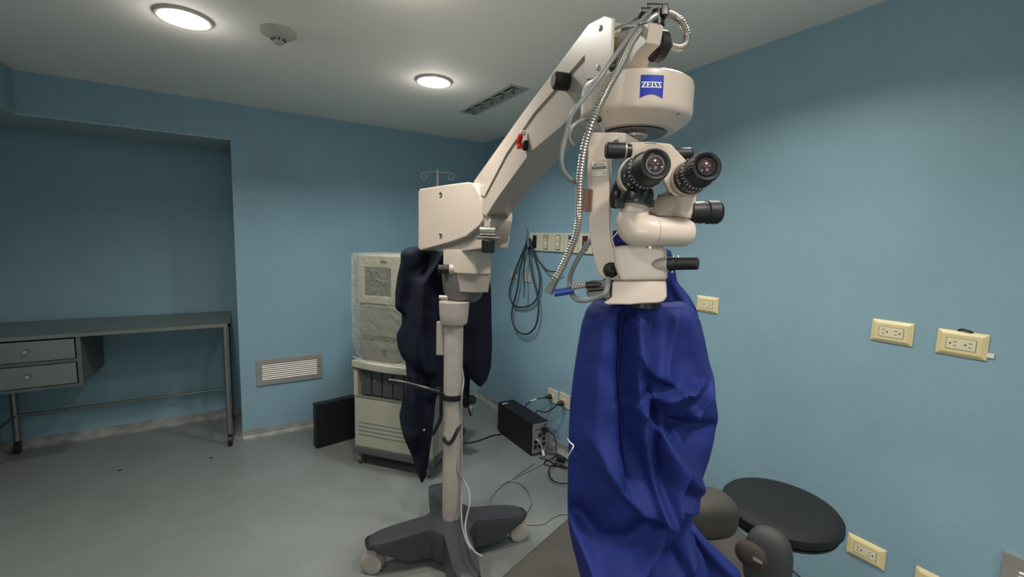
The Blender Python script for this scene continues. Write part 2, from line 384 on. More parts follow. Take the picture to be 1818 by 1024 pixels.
# ---- low power outlets with plugs
for (yc, zc, lb) in ((2.565, .38, 'cream power outlet with black plug, left one above the power unit'), (2.425, .39, 'cream power outlet with black plug, right one half behind the blue drape')):
    t = thing('power_outlet', (XR, yc, zc-.05), lb, 'socket', 'cream outlets above the power unit')
    obj('plate', box((XR-.005, yc, zc), (.118, .01, .10), Y3, X3, Z3, r=.004), M_STRIP, t)
    obj('socket_ring', lathe([(0, .022), (.003, .022), (.003, .018)], (XR-.01, yc+.01, zc-.005), -X3, 20), M_IVI, t)
def plugcord(yc, zc, pts, label, tape=None):
    t = thing('power_cable', (XR-.02, yc, zc), label, 'cable', 'black power cords')
    obj('plug', lathe([(0, .018), (.02, .02), (.035, .014), (.05, .007)], (XR-.014, yc, zc), V((-1, .35, -.15)), 16), M_BLKR, t)
    st = V((XR-.014, yc, zc))+V((-1, .35, -.15)).normalized()*.045
    obj('cord', tube([st]+pts, .0042, 8), M_BLKR, t)
    if tape: obj('tape', rod(tape[0], tape[1], .007, 10), M_LBL, t, label='white tape flag')
UF = 2.47  # front of the power unit (y)
plugcord(2.575, .375, [V((1.90, 2.66, .335)), V((1.87, 2.74, .27)), V((1.905, 2.78, .2)), V((1.92, 2.76, .02))], 'black cord with taped neck from the left outlet down behind the power unit', (V((1.905, 2.65, .343)), V((1.885, 2.70, .31))))
plugcord(2.43, .372, [V((1.93, 2.47, .33)), V((1.92, 2.56, .265)), V((1.915, 2.66, .24)), V((1.935, 2.72, .1)), V((1.94, 2.72, .01))], 'black cord from the right outlet sagging down behind the power unit')

# ================================================================= POWER UNIT
t = thing('power_unit', (1.81, 2.72, 0), 'black oblong power backup box with sockets on its grey end', 'power supply')
obj('case', bx(1.742, 1.885, UF, 2.955, .012, .245, r=.008), M_BLKM, t)
obj('feet', join(*[bx(a, a+.02, b, b+.02, 0, .013) for a in (1.75, 1.855) for b in (UF+.02, 2.91)]), M_BLKR, t)
obj('top_label', box((1.775, 2.90, .2455), (.05, .012, .001)), M_WHT, t, label='thin white label on top')
bp = obj('rear_panel', bx(1.75, 1.877, UF-.004, UF+.001, .02, .238, r=.001), mat('grey_panel', srgb(148, 146, 140), .5, .2), t)
for (a, b) in ((1.812, .150), (1.848, .158), (1.848, .118), (1.775, .105), (1.775, .068), (1.815, .066), (1.848, .078)):
    obj('socket', box((a, UF-.006, b), (.024, .006, .026), r=.002), M_BLK, bp)
for i in range(3): obj('port', lathe([(0, .006), (.002, .006)], (1.776+i*.016, UF-.004, .195), -Y3, 10), M_TXT, bp)
obj('switch', box((1.853, UF-.006, .222), (.018, .004, .008)), M_BLK, bp)
# cords at the unit
t = thing('socket_cable', (1.85, 2.40, 0), 'black cord plugged high in the power unit and curling down to the floor', 'cable', 'black cords at the power unit')
obj('plug', box((1.838, UF-.026, .195), (.04, .04, .026), r=.006), M_BLKR, t)
obj('cord', tube([(1.855, UF-.03, .193), (1.885, 2.40, .16), (1.89, 2.37, .09), (1.865, 2.35, .03), (1.80, 2.36, .008), (1.76, 2.33, .006), (1.80, 2.28, .006), (1.87, 2.25, .006)], .0045, 8), M_BLKR, t)
t = thing('white_connector_lead', (1.79, 2.40, 0), 'white plug and pale lead hanging from the power unit end', 'cable')
obj('plug', tube([(1.776, UF-.01, .13), (1.785, UF-.035, .12), (1.80, UF-.04, .09), (1.812, UF-.045, .05)], .007, 8), M_GRL, t)
obj('connector', rod((1.812, UF-.045, .055), (1.812, UF-.06, .02), .010, 10), M_WHT, t)
g1 = [onz(x, y, .006) for x, y in ((962, 806), (966, 820), (950, 830), (920, 845), (890, 862), (872, 880), (869, 897), (880, 915))]
obj('lead', tube([V((1.812, UF-.06, .02))]+g1, .0038, 8), M_GRC, t)
t = thing('floor_cable', onz(905, 880, 0), 'dull grey cable looped on the floor behind the stand base', 'cable')
obj('cord', tube([onz(x, y, .007) for x, y in ((948, 822), (925, 838), (900, 855), (880, 872), (872, 890), (884, 912), (905, 930))], .0036, 8), M_GRC, t)
obj('loop', tube([onz(x, y, .013) for x, y in ((885, 862), (905, 853), (925, 858), (940, 875), (943, 893), (932, 912))], .0036, 8), M_GRC, t)
t = thing('cable_tangle', onz(985, 825, 0), 'black cables tangled on the floor beside the blue drape', 'cable', 'black cords at the power unit')
for k, ps in enumerate([((958, 812), (975, 818), (988, 826), (1003, 830), (1016, 826)), ((966, 805), (985, 806), (1002, 812), (1014, 824)), ((980, 815), (990, 808), (986, 822), (976, 830), (975, 843), (985, 855), (1003, 858), (1018, 856)),
                        ((985, 822), (1000, 826), (1015, 838))]):
    obj('cord', tube([onz(x, y, .006+.008*k) for x, y in ps], .0045, 8), M_BLKR, t)
obj('plug', box(onz(996, 816, .02), (.03, .06, .025), V((1, .6, 0)), V((-.6, 1, 0)), r=.006), M_BLKR, t)
t = thing('floor_cable', onz(860, 775, 0), 'black cord lying between the beige machine and the power unit', 'cable', 'black cords at the power unit')
obj('cord', tube([onz(x, y, .006) for x, y in ((822, 786), (838, 785), (858, 779), (875, 773), (893, 770), (905, 768))], .0048, 8), M_BLKR, t)
t = thing('floor_cable', onz(1000, 900, 0), 'thin grey cable crossing the floor to the right of the stand base', 'cable')
obj('cord', tube([onz(x, y, .005) for x, y in ((925, 928), (945, 931), (965, 929), (982, 918), (1000, 912), (1020, 914))], .0036, 8), M_GRC, t)

# ================================================================= COILED HOSE ON THE WALL
hk = V((1.985, 2.915, 1.555))
def wl(px, py, x=1.975): return onp(px, py, (x, 0, 0), X3)
t = thing('hose_hook', wl(936, 420, 1.995), 'short grey rod hook on the wall above the coiled hose', 'hook')
obj('rod', rod(wl(935, 404, 1.99), wl(937, 440, 1.99), .007, 10), M_GRC, t)
obj('peg', join(rod(wl(938, 433, 1.998), wl(936, 433, 1.94), .008, 10), lathe([(0, .014), (.012, .014)], wl(937, 433, 1.945), -X3, 12)), M_BLKR, t)
t = thing('coiled_hose', wl(935, 590, 1.96), 'dark green-grey thin hose hung in long loops on the right wall', 'hose')
loops = [((937, 426), (925, 455), (913, 485), (905, 515), (906, 530), (915, 543), (930, 545), (947, 538), (957, 518), (958, 490), (950, 460), (942, 428)),
         ((939, 426), (940, 455), (945, 490), (953, 520), (956, 550), (951, 578), (938, 592), (922, 590), (911, 575), (909, 552), (918, 515), (923, 480), (930, 450), (937, 428)),
         ((941, 428), (950, 452), (962, 470), (972, 480), (985, 482), (993, 477)),
         ((936, 426), (931, 460), (930, 490), (931, 510))]
for k, lp in enumerate(loops):
    obj('hose', tube([wl(x, y, 1.975-.012*k) for x, y in lp], .0075 if k < 2 else .006, 8), mat('dark_hose', srgb(48, 58, 62), .45), t)
obj('nozzle', rod(wl(931, 508, 1.94), wl(930, 528, 1.94), .009, 12), M_CHR, t)
obj('wrap', tube([wl(938, 424, 1.95), wl(939, 440, 1.94)], .022, 12, smooth=False), mat('dark_hose', srgb(48, 58, 62)), t)

# ================================================================= INSTRUMENT TABLE
TZ = .9
t = thing('instrument_table', (-.72, 3.95, 0), 'stainless steel wheeled instrument table with two drawers standing in the recess', 'table')
tx0, tx1, ty0, ty1 = -1.38, -.058, 3.665, 4.26
obj('table_top', bx(tx0+.002, tx1-.002, ty0+.002, ty1-.002, TZ-.003, TZ+.0005), M_ST, t)
obj('table_rim', join(bx(tx0, tx1, ty0, ty0+.015, TZ-.022, TZ), bx(tx0, tx1, ty1-.015, ty1, TZ-.022, TZ), bx(tx1-.015, tx1, ty0, ty1, TZ-.022, TZ), bx(tx0, tx0+.015, ty0, ty1, TZ-.022, TZ)), M_ST, t)
lx = (tx0+.06, tx1-.03); ly = (ty0+.02, ty1-.04)
for a in lx:
    for b in ly:
        lg = obj('leg', rod((a, b, .085), (a, b, TZ-.003), .019, 18), M_ST, t)
        obj('caster', join(lathe([(0, .034), (.004, .038), (.024, .038), (.028, .034)], (a-.014, b-.015, .038), X3, 22), box((a, b-.006, .068), (.03, .036, .028), r=.004)), M_BLKR, lg)
obj('crossbar', rod((lx[0], ly[1], .26), (lx[1], ly[1], .26), .010, 12), M_ST, t)
for a in lx: obj('crossbar', rod((a, ly[0], .26), (a, ly[1], .26), .010, 12), M_ST, t)
dx0, dx1 = -1.32, -.842
cb = obj('drawer_case', join(bx(dx0, dx0+.016, ty0+.01, 4.2, .565, TZ-.02), bx(dx1-.02, dx1, ty0+.01, 4.2, .565, TZ-.02), bx(dx0+.015, dx1-.019, ty0+.011, 4.19, .566, .585), bx(dx0+.015, dx1-.019, ty0+.011, ty0+.03, .722, .742), bx(dx0+.015, dx1-.019, 4.18, 4.199, .567, TZ-.021)), M_STW, t)
for z0, z1 in ((.59, .718), (.746, .868)):
    d = obj('drawer', bx(dx0+.02, dx1-.026, ty0+.002, 4.15, z0, z1, r=.003), M_ST, cb)
# knobs belong to the drawers' case level (thing > part > sub-part)
for z0 in (.662, .812):
    obj('drawer_knob', lathe([(0, .006), (.012, .006), (.014, .013), (.02, .014), (.026, .010)], (-1.075, ty0+.002, z0), -Y3, 16), M_CHR, cb)

# ================================================================= BLACK FLAT CASE
t = thing('flat_black_case', (.57, 3.34, 0), 'flat black case standing on edge against the back wall', 'case')
e1 = V((.985, .17, 0)).normalized(); e2 = V((-.17, .985, 0)).normalized(); o0 = V((.441, 3.315, 0))
obj('case', box(o0+e1*.20+e2*.032+Z3*.165, (.40, .065, .328), e1, e2, Z3, r=.006), M_BLKM, t)
obj('latch', box(o0+e2*.03+Z3*.15-e1*.001, (.004, .02, .012), e1, e2, Z3), M_TXT, t)
obj('side_seam', box(o0+e1*.2+e2*.032+Z3*.3285, (.39, .004, .0015), e1, e2, Z3), M_BLK, t)

# ================================================================= BEIGE MACHINE ON CASTERS
cu_ = V((.654, -.756, 0)).normalized(); cn = V((-cu_.y*-1*-1, 0, 0)); cn = V((cu_.y, -cu_.x, 0)); c0 = V((.633, 2.97, 0))
def CB(s0, s1, d0, d1, z0, z1, r=0, seg=2):  # s along the front, d depth behind it
    return box(c0+cu_*(s0+s1)/2-cn*(d0+d1)/2+Z3*(z0+z1)/2, (abs(s1-s0), abs(d1-d0), z1-z0), cu_, cn, Z3, r=r, seg=seg)
t = thing('beige_machine_cart', c0+cu_*.3-cn*.27, 'beige wheeled eye-surgery machine with a dark slotted panel, under clear plastic', 'medical machine')
obj('cabinet', CB(0, .585, .0, .52, .13, .475, .012), M_CART, t)
obj('cabinet_side', join(CB(0, .03, .0, .5, .47, .68), CB(.555, .585, .0, .5, .47, .68), CB(0.02, .57, .04, .5, .47, .68)), M_CART, t)
sl = obj('slot_panel', CB(.045, .54, .022, .045, .49, .665), M_CARTD, t)
for i in range(6): obj('module', CB(.055+i*.08, .055+i*.08+.072, .008, .03, .5, .655, .003), M_CARTD, sl)
for i in (1, 2): obj('module_knob', lathe([(0, .006), (.008, .005)], c0+cu_*(.055+i*.08+.03)-cn*.008+Z3*.6, cn, 10), M_ALU, sl)
obj('seam', CB(-.003, .588, -.002, .03, .474, .486, .003), M_CARTG, t)
# bowed worktop
bm = []
bow = [c0+cu_*(.60*i/12-.008)+cn*(.012+.035*sin(pi*i/12)) for i in range(13)]
obj('worktop', prism([p+Z3*.68 for p in bow]+[c0+cu_*.595-cn*.53+Z3*.68, c0-cu_*.008-cn*.53+Z3*.68], Z3*.045, .006), M_CART, t)
obj('worktop_seam', prism([p+Z3*.672+cn*-.006 for p in bow]+[c0+cu_*.59-cn*.52+Z3*.672, c0-cn*.52+Z3*.672], Z3*.008), M_CARTD, t)
for i in range(4): obj('groove', CB(.03, .40, -.0015, .004, .215+i*.028, .222+i*.028, .001), M_CARTG, t)
obj('skirt', CB(-.01, .595, -.01, .53, .085, .135, .012), M_CARTB, t)
for (a, b) in ((.035, .04), (.55, .04), (.035, .48), (.55, .48)):
    q = c0+cu_*a-cn*b
    obj('caster', join(lathe([(0, .034), (.005, .042), (.026, .042), (.031, .034)], q+Z3*.042-cu_*.016, cu_, 24), box(q+Z3*.078-cn*.01, (.036, .05, .03), cu_, cn, Z3, r=.008)), M_GREYP, t)
cs = obj('console', CB(.03, .38, .03, .36, .725, 1.40, .02), M_CARTG, t)
fr = obj('screen_frame', join(CB(.028, .382, .012, .04, 1.345, 1.42, .008), CB(.028, .382, .012, .04, 1.11, 1.16, .008), CB(.028, .08, .012, .04, 1.14, 1.36, .006), CB(.275, .382, .012, .04, 1.14, 1.36, .006), CB(.028, .382, .035, .37, 1.39, 1.42, .008)), M_CART, t)
obj('screen', CB(.078, .278, .022, .034, 1.155, 1.35), M_SCR, t)
obj('handle_slot', CB(.2, .25, .009, .014, 1.375, 1.39, .002), M_BLK, fr)
obj('tray', CB(.05, .36, .0, .06, .90, 1.10, .01), M_CARTG, t)
obj('port', lathe([(0, .016), (.02, .013)], c0+cu_*.22-cn*.03+Z3*.80, cn, 14), M_BLK, t)
obj('side_rail', CB(.575, .60, .02, .05, .15, .66, .004), M_ALU, t)
obj('side_bracket', join(CB(.585, .64, .32, .36, .30, .62, .006), CB(.585, .70, .36, .40, .30, .36, .006), CB(.62, .68, .30, .34, .42, .47, .006)), M_ALU, t)

# clear dust cover over the console
t = thing('clear_dust_cover', c0+cu_*.25-cn*.18+Z3*.73, 'clear crinkled plastic dust cover pulled over the machine console', 'plastic cover')
bm = bmesh.new(); NU, NV = 64, 40; rows = []
for j in range(NV+1):
    vj = j/NV; row = []
    for i in range(NU):
        a = i/NU*4; side = int(a); f_ = a-side
        s0, s1, d0, d1 = .005, .42, -.015, .40
        s_, d_ = [(s0+(s1-s0)*f_, d0), (s1, d0+(d1-d0)*f_), (s1-(s1-s0)*f_, d1), (s0, d1-(d1-d0)*f_)][side]
        cx_, cy_ = (s0+s1)/2, (d0+d1)/2
        ztop = 1.43+.008*noise.noise(V((s_*9, d_*9, 3)))
        hem = .755 - (.035*math.sin(pi*f_) if side == 0 else 0) + .02*noise.noise(V((i*.35, 1, 1)))
        z_ = ztop-(ztop-hem)*vj
        blow = 1+.01*sin(pi*min(1, vj*1.1))+.03*vj*(1-vj)+(.03*noise.noise(V((s_*7, d_*7, z_*3.5)))+.012*noise.noise(V((s_*25, d_*25, z_*9))))*(.3+vj)
        if vj > .85: blow -= (vj-.85)*.5
        q = c0+cu_*(cx_+(s_-cx_)*blow)-cn*(cy_+(d_-cy_)*blow)+Z3*z_
        row.append(bm.verts.new(q))
    rows.append(row)
for a, b in zip(rows, rows[1:]):
    for i in range(NU): bm.faces.new((a[i], b[i], b[(i+1) % NU], a[(i+1) % NU]))
tc_ = bm.verts.new(c0+cu_*.25-cn*.19+Z3*1.44)
for i in range(NU): bm.faces.new((rows[0][i], rows[0][(i+1) % NU], tc_))
o = obj('film', bm, M_FILM, t, smooth=40)
obj('hem', tube([v for v in [c0+cu_*(.01+.4*i/10)-cn*(-.02)+Z3*(.755-.035*sin(pi*i/10)) for i in range(11)]], .0025, 6), mat('film_edge', srgb(190, 190, 178), .3), t)

# ================================================================= IV POLE behind
q0 = onz(777, 305, 2.07); q0.z = 0
t = thing('drip_stand', q0, 'thin chrome drip stand with curled hooks showing above the spring box', 'drip stand')
zt = 2.07
obj('pole', rod(q0+Z3*.08, q0+Z3*(zt+.02), .012, 12), M_SAT, t)
e = (RT*1+V((0, 0, 0))); e.z = 0; e.normalize()
hookbm = []
for s in (-1, 1):
    pts = [q0+Z3*zt+e*s*a+Z3*b for a, b in ((0, 0), (.06, -.002), (.12, -.012), (.135, -.03), (.125, -.055), (.10, -.06), (.088, -.04), (.095, -.02))]
    hookbm.append(tube(pts, .0045, 8))
obj('hook', join(*hookbm), M_SAT, t)
for k in range(5):
    a = k*2*pi/5; lg = obj('foot', tube([q0+Z3*.10, q0+V((cos(a), sin(a), 0))*.12+Z3*.08, q0+V((cos(a), sin(a), 0))*.22+Z3*.055], .011, 8), M_ST, t)
    obj('caster', lathe([(0, .022), (.02, .022)], q0+V((cos(a), sin(a), 0))*.22+Z3*.024-V((-sin(a), cos(a), 0))*.01, V((-sin(a), cos(a), 0)), 14), M_BLKR, lg)

# ================================================================= SURGICAL MICROSCOPE STAND
CX = V((.845, 1.854, 0))
mic = thing('surgical_microscope', CX, 'cream floor-standing surgical microscope on a charcoal wheeled base', 'microscope')
# --- base: four-legged star
LEGS = [(168, .43), (348, .42), (258, .42), (78, .42)]
def star(th):
    r = .125
    for a, L_ in LEGS:
        d = math.radians((math.degrees(th)-a+180) % 360-180)
        if abs(d) < pi/2:
            hw = .058; x = L_
            # leg as rounded rectangle in polar form
            rr = min(L_/max(.2, cos(d)), hw/max(1e-4, abs(sin(d))))
            r = max(r, (rr**-7+(L_*1.0)**-7)**(-1/7) if rr < L_*1.5 else L_)
    return r
NT = 240; raw = [star(2*pi*i/NT) for i in range(NT)]
out_ = raw[:]
for _ in range(6): out_ = [(out_[i-1]+out_[i]*2+out_[(i+1) % NT])/4 for i in range(NT)]
bm = bmesh.new()
def ztop(r): return .205-.055*min(1, r/.42)**1.0
def zbot(r): return .05 + .085*max(0, min(1, (r-.22)/.15))
RS = [(.12, 0), (.35, 0), (.6, 0), (.85, 0), (.97, 0), (1.0, -.010), (1.015, -.022)]
rings = []
for f_, dz in RS:
    rings.append([bm.verts.new(CX+V((cos(2*pi*i/NT), sin(2*pi*i/NT), 0))*out_[i]*f_+Z3*(ztop(out_[i]*f_)+dz)) for i in range(NT)])
for f_, dz in ((1.03, .012), (1.02, 0), (.8, .01), (.4, .02), (.12, .02)):
    rings.append([bm.verts.new(CX+V((cos(2*pi*i/NT), sin(2*pi*i/NT), 0))*out_[i]*f_+Z3*(zbot(out_[i]*f_)+dz)) for i in range(NT)])
for a, b in zip(rings, rings[1:]):
    for i in range(NT): bm.faces.new((a[i], b[i], b[(i+1) % NT], a[(i+1) % NT]))
bm.faces.new(rings[0]); bm.faces.new(rings[-1])
base = obj('base', bm, M_DKBASE, mic, smooth=40)
for a, L_ in LEGS:
    d = V((cos(math.radians(a)), sin(math.radians(a)), 0)); q = CX+d*(L_-.065); s = d.cross(Z3)
    if a == 168: s = V((.75, -.66, 0)).cross(Z3)*-1
    s.normalize()
    obj('caster', join(lathe([(-.031, .02), (-.031, .042), (-.026, .05), (-.004, .05), (-.002, .03), (.002, .03), (.004, .05), (.026, .05), (.031, .042), (.031, .02)], q+Z3*.05, s, 28),
        box(q+Z3*.115, (.04, .05, .04), s, s.cross(Z3), Z3, r=.008), rod(q+Z3*.1, q+Z3*.145, .012, 12)), M_COL, base)
# --- column
col = obj('column', lathe([(0, .0455), (.008, .0445), (.97, .0445)], CX+Z3*.185, Z3, 40), M_COL, mic)
obj('collar', lathe([(0, .055), (.008, .062), (.05, .067), (.105, .070)], CX+Z3*1.15, Z3, 40), M_COL, mic)
obj('side_plate', box(P(782, 600, 2.10), (.035, .03, .16), V((.85, -.53, 0)), V((.53, .85, 0)), Z3, r=.004), M_EN2, mic)
# --- swivel housing (faceted)
def pl(px, d, z):
    v_ = P(px, 450, d-.10); v_.z = z; return v_
up = [(787, 2.16), (814, 2.075), (845, 2.055), (872, 2.085), (868, 2.25), (800, 2.30)]
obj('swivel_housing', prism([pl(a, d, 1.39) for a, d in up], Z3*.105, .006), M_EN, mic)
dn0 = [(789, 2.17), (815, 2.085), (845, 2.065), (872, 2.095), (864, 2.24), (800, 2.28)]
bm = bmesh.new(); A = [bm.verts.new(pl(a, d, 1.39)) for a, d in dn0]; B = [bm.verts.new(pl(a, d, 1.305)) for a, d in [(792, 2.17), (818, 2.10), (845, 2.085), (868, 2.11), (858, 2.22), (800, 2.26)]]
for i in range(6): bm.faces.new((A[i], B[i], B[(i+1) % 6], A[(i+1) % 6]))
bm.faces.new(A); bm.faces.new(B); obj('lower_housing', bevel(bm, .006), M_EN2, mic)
obj('housing_skirt', lathe([(0, .045), (.0, .062), (.02, .083), (.05, .096), (.09, .102), (.138, .104)], V((P(823, 520, 2.12).x, P(823, 520, 2.12).y, 1.245)), Z3, 40), M_GREYP, mic)
q = P(801, 478, 2.03); w1 = (RT*-1); w1 = V((w1.x, w1.y, 0)).normalized()
obj('side_knob', join(knob(q-w1*-.01, q+w1*.06, .020, knurl=.06, n=32), ), M_BLKR, mic)
obj('side_knob_flange', knob(q-w1*.02, q+w1*.008, .026), M_EN2, mic)
q = P(789, 528, 2.08); obj('bolt', knob(q-w1*.02, q+w1*.025, .012), M_ALU, mic)
# --- spring box on top
nb = V((-.98, -.2, 0)); Ob = P(800, 385, 1.98)
pts = [(742, 339), (745, 335), (790, 328), (828, 323), (837, 324), (845, 331), (852, 345), (856, 362), (858, 380), (857, 392), (851, 401), (840, 410), (828, 420), (800, 430), (760, 441), (746, 445), (742, 441)]
sb = obj('spring_box', prism([onp(x, y, Ob, nb) for x, y in pts], -nb*.17, .012, 3), M_EN, mic)
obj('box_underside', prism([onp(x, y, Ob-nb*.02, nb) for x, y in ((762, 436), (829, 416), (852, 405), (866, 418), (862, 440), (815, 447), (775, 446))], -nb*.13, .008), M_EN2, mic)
for x, y in ((783, 345), (783, 417)):
    obj('screw', lathe([(0, .012), (.004, .012), (.006, .009), (.004, .006), (.004, 0)], onp(x, y, Ob, nb)-nb*.001, nb, 14), M_CHR, sb)
# --- spring arm
J = P(878, 385, 1.86); H = P(1129, 175, .83); v = H-J; v.z = 0; v.normalize(); nn = V((v.y, -v.x, 0))
if nn.x > 0: nn = -nn
OA = J+nn*.06
def AR(x, y, off=0): return onp(x, y, OA+nn*off, nn)
arm_pts = [(843, 322), (928, 200), (1045, 45), (1064, 34), (1080, 60), (1070, 130), (1040, 170), (1020, 198), (1000, 222), (942, 270), (884, 350), (862, 384), (848, 372)]
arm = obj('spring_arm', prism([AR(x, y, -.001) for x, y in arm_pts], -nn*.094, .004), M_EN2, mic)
# raised upper rib along the arm (leaves the side panel recessed)
rib = [(841, 322), (928, 200), (1045, 43), (1073, 28), (1087, 32), (1084, 125), (1079, 136), (1038, 141), (1038, 98), (948, 200), (899, 272), (868, 332), (860, 348), (848, 345)]
obj('arm_cover', prism([AR(x, y, .004) for x, y in rib], -nn*.006, .0015), M_EN, mic)
for x, y in ((1066, 50), (1062, 120)):
    obj('screw', lathe([(0, .0055), (.002, .005), (.003, .003)], AR(x, y, .004), nn, 12), M_CHR, mic)
q = AR(1008, 146, .0)
obj('arm_knob', join(knob(q-nn*.004, q+nn*.035, .019, .25), knob(q-nn*.01, q+nn*.006, .012)), M_BLKR, mic)
q = AR(935, 253, .0)
rk = obj('red_lever', join(box(q+nn*.022+v*.002+Z3*.006, (.036, .014, .016), v*.75+Z3*.66, nn, None or (Z3*.75-v*.66), r=.006), box(q+nn*.02-Z3*.012, (.026, .014, .014), v, nn, Z3, r=.005)), M_RED, mic)
obj('lever_tip', knob(q+nn*.004+Z3*.026, q+nn*.02+Z3*.026, .007), M_WHT, mic)
obj('lever_bush', knob(q-nn*.008-Z3*.008, q+nn*.010-Z3*.008, .015), M_BLKR, mic)
# fork bracket right of the arm foot, clamp and knob under it
cc = onp(872, 402, OA-nn*.10, nn)
obj('fork_cover', prism([cc+(v*cos(a)*.075+Z3*(sin(a)*.06 if sin(a) > 0 else sin(a)*.075)) for a in [i*2*pi/24 for i in range(24)]], -nn*.02, .005), M_EN2, mic)
obj('fork_yoke', prism([AR(x, y, -.01) for x, y in ((848, 370), (862, 366), (870, 390), (868, 410), (864, 430), (845, 438), (838, 410))], -nn*.09, .008), M_EN2, mic)
cl = P(867, 411, 1.73); r1 = V((RT.x, RT.y, 0)).normalized()
obj('clamp_barrel', knob(cl-r1*.034, cl+r1*.03, .019, .12), M_ST, mic)
obj('clamp_plate', box(P(867, 423, 1.73), (.09, .06, .006), r1, FW.cross(r1).cross(r1), Z3, r=.002), M_ALU, mic)
q = P(867, 426, 1.72); obj('clamp_knob', knob(q, q-Z3*.05, .024, .12, 32, knurl=.08), M_BLKR, mic)
# --- suspension head above the drum
def AR2(x, y): return onp(x, y, OA-nn*.012, nn)
hb = [(1060, 68), (1087, 59), (1150, 40), (1153, 42), (1147, 76), (1130, 93), (1116, 117), (1110, 135), (1060, 150)]
obj('hinge_block', prism([AR2(x, y) for x, y in hb], -nn*.027, .002), M_EN, mic)
obj('hinge_top_plate', prism([AR2(x, y)+nn*.002 for x, y in ((1104, 55), (1148, 41), (1148, 37), (1104, 50))], -nn*.03, .001), M_GREYP, mic)
for x, y in ((1095, 66), (1078, 56)):
    obj('screw', lathe([(0, .004), (.0015, .0035), (.002, 0)], AR2(x, y)+nn*.001, nn, 10), M_CHR, mic)
q = onp(1169, 82, OA-nn*.065, nn)
obj('tension_disc', knob(q+nn*.012, q-nn*.012, .0255, .2, 40), M_BLKR, mic)
obj('cable_post', join(rod(P(1166, 48, .76), P(1166, 22, .76), .013, 14), box(P(1160, 24, .765), (.05, .02, .010), r1, FW, UP, r=.003), box(P(1178, 20, .75), (.014, .014, .02), r1, FW, UP, r=.003), box(P(1160, 16, .78), (.03, .02, .010), r1, FW, UP, r=.003)), M_BLK, mic)
# --- drum
DR, Dd = .1015, .83
Dc = P(1129, 175, Dd); ztopd = P(1129, 116, Dd-DR*.98).z; Dc.z = 0
zb_ = ztopd-.086
drum = obj('drum', lathe([(0, .05), (.0, .073), (.003, .077), (.018, .0965), (.024, .1005), (.031, DR), (.074, DR), (.0815, DR-.002), (.086, DR-.009), (.086, 0)], Dc+Z3*zb_, Z3, 72), M_EN, mic)
obj('drum_bearing', lathe([(0, .03), (0, .056), (.004, .0585), (.012, .0585)], Dc+Z3*(zb_-.004), Z3, 48), M_GREYP, mic)
obj('bearing_ring', lathe([(0, .058), (.003, .061), (.006, .061)], Dc+Z3*(zb_-.002), Z3, 48), M_BLK, mic)
obj('hub', lathe([(-.03, .015), (-.002, .015), (0, .024), (.006, .026)], Dc+Z3*(zb_-.008), Z3, 32), M_SAT, mic)
obj('drum_neck', lathe([(0, .03), (.02, .03)], Dc+Z3*(ztopd-.002), Z3, 24), M_EN2, mic)
def dpt(px, py, rr):  # point on the drum's side in line with a surveyed direction
    r = ray(px, py); a = r.x*r.x+r.y*r.y; dx, dy = EYE.x-Dc.x, EYE.y-Dc.y
    b = 2*(r.x*dx+r.y*dy); c_ = dx*dx+dy*dy-rr*rr; t_ = (-b-math.sqrt(max(0, b*b-4*a*c_)))/(2*a); return EYE+r*t_
# badge wrapped on the drum
c1, c2 = dpt(1138, 134, DR+.0006), dpt(1179, 132, DR+.0006); th0 = math.atan2(c1.y-Dc.y, c1.x-Dc.x); th1 = math.atan2(c2.y-Dc.y, c2.x-Dc.x)
zt_, zb2 = dpt(1158, 133, DR).z, dpt(1158, 174, DR).z
bm = bmesh.new(); K = 16; prev = None
for k in range(K+1):
    f_ = k/K; th = th0+(th1-th0)*f_; zb3 = zb2+.006*sin(pi*f_)
    cur = [bm.verts.new(Dc+V((cos(th), sin(th), 0))*(DR+.0008)+Z3*z_) for z_ in (zt_, zb3)]
    if prev: bm.faces.new((prev[0], prev[1], cur[1], cur[0]))
    prev = cur
bd = obj('badge', bm, M_BADGE, mic)
wdt = (c2-c1).length; zc_ = zt_+(zb2-zt_)*.40
# slab-serif capitals cut as flat strokes, each letter in a unit cell
GL_ = {'Z': [((0, 1), (1, 1), (1, .86), (0, .86)), ((0, 1), (.12, 1), (.12, .66), (0, .66)), ((.62, .88), (1, .88), (.40, .12), (0, .12)), ((0, .14), (1, .14), (1, 0), (0, 0)), ((.88, .34), (1, .34), (1, 0), (.88, 0))],
       'E': [((.1, 1), (.42, 1), (.42, 0), (.1, 0)), ((0, 1), (1, 1), (1, .86), (0, .86)), ((0, .14), (1, .14), (1, 0), (0, 0)), ((.4, .57), (.8, .57), (.8, .43), (.4, .43)), ((.88, 1), (1, 1), (1, .68), (.88, .68)), ((.88, .32), (1, .32), (1, 0), (.88, 0)), ((.72, .68), (.8, .68), (.8, .32), (.72, .32))],
       'I': [((.25, 1), (.75, 1), (.75, 0), (.25, 0)), ((0, 1), (1, 1), (1, .86), (0, .86)), ((0, .14), (1, .14), (1, 0), (0, 0))],
       'S': [((0, 1), (1, 1), (1, .86), (0, .86)), ((.88, 1), (1, 1), (1, .66), (.88, .66)), ((0, .88), (.40, .88), (1, .12), (.60, .12)), ((0, .14), (1, .14), (1, 0), (0, 0)), ((0, .34), (.12, .34), (.12, 0), (0, 0))]}
bm = bmesh.new(); cx0 = .05; hgt = (zt_-zb2)*.26; zl = zt_-(zt_-zb2)*.56
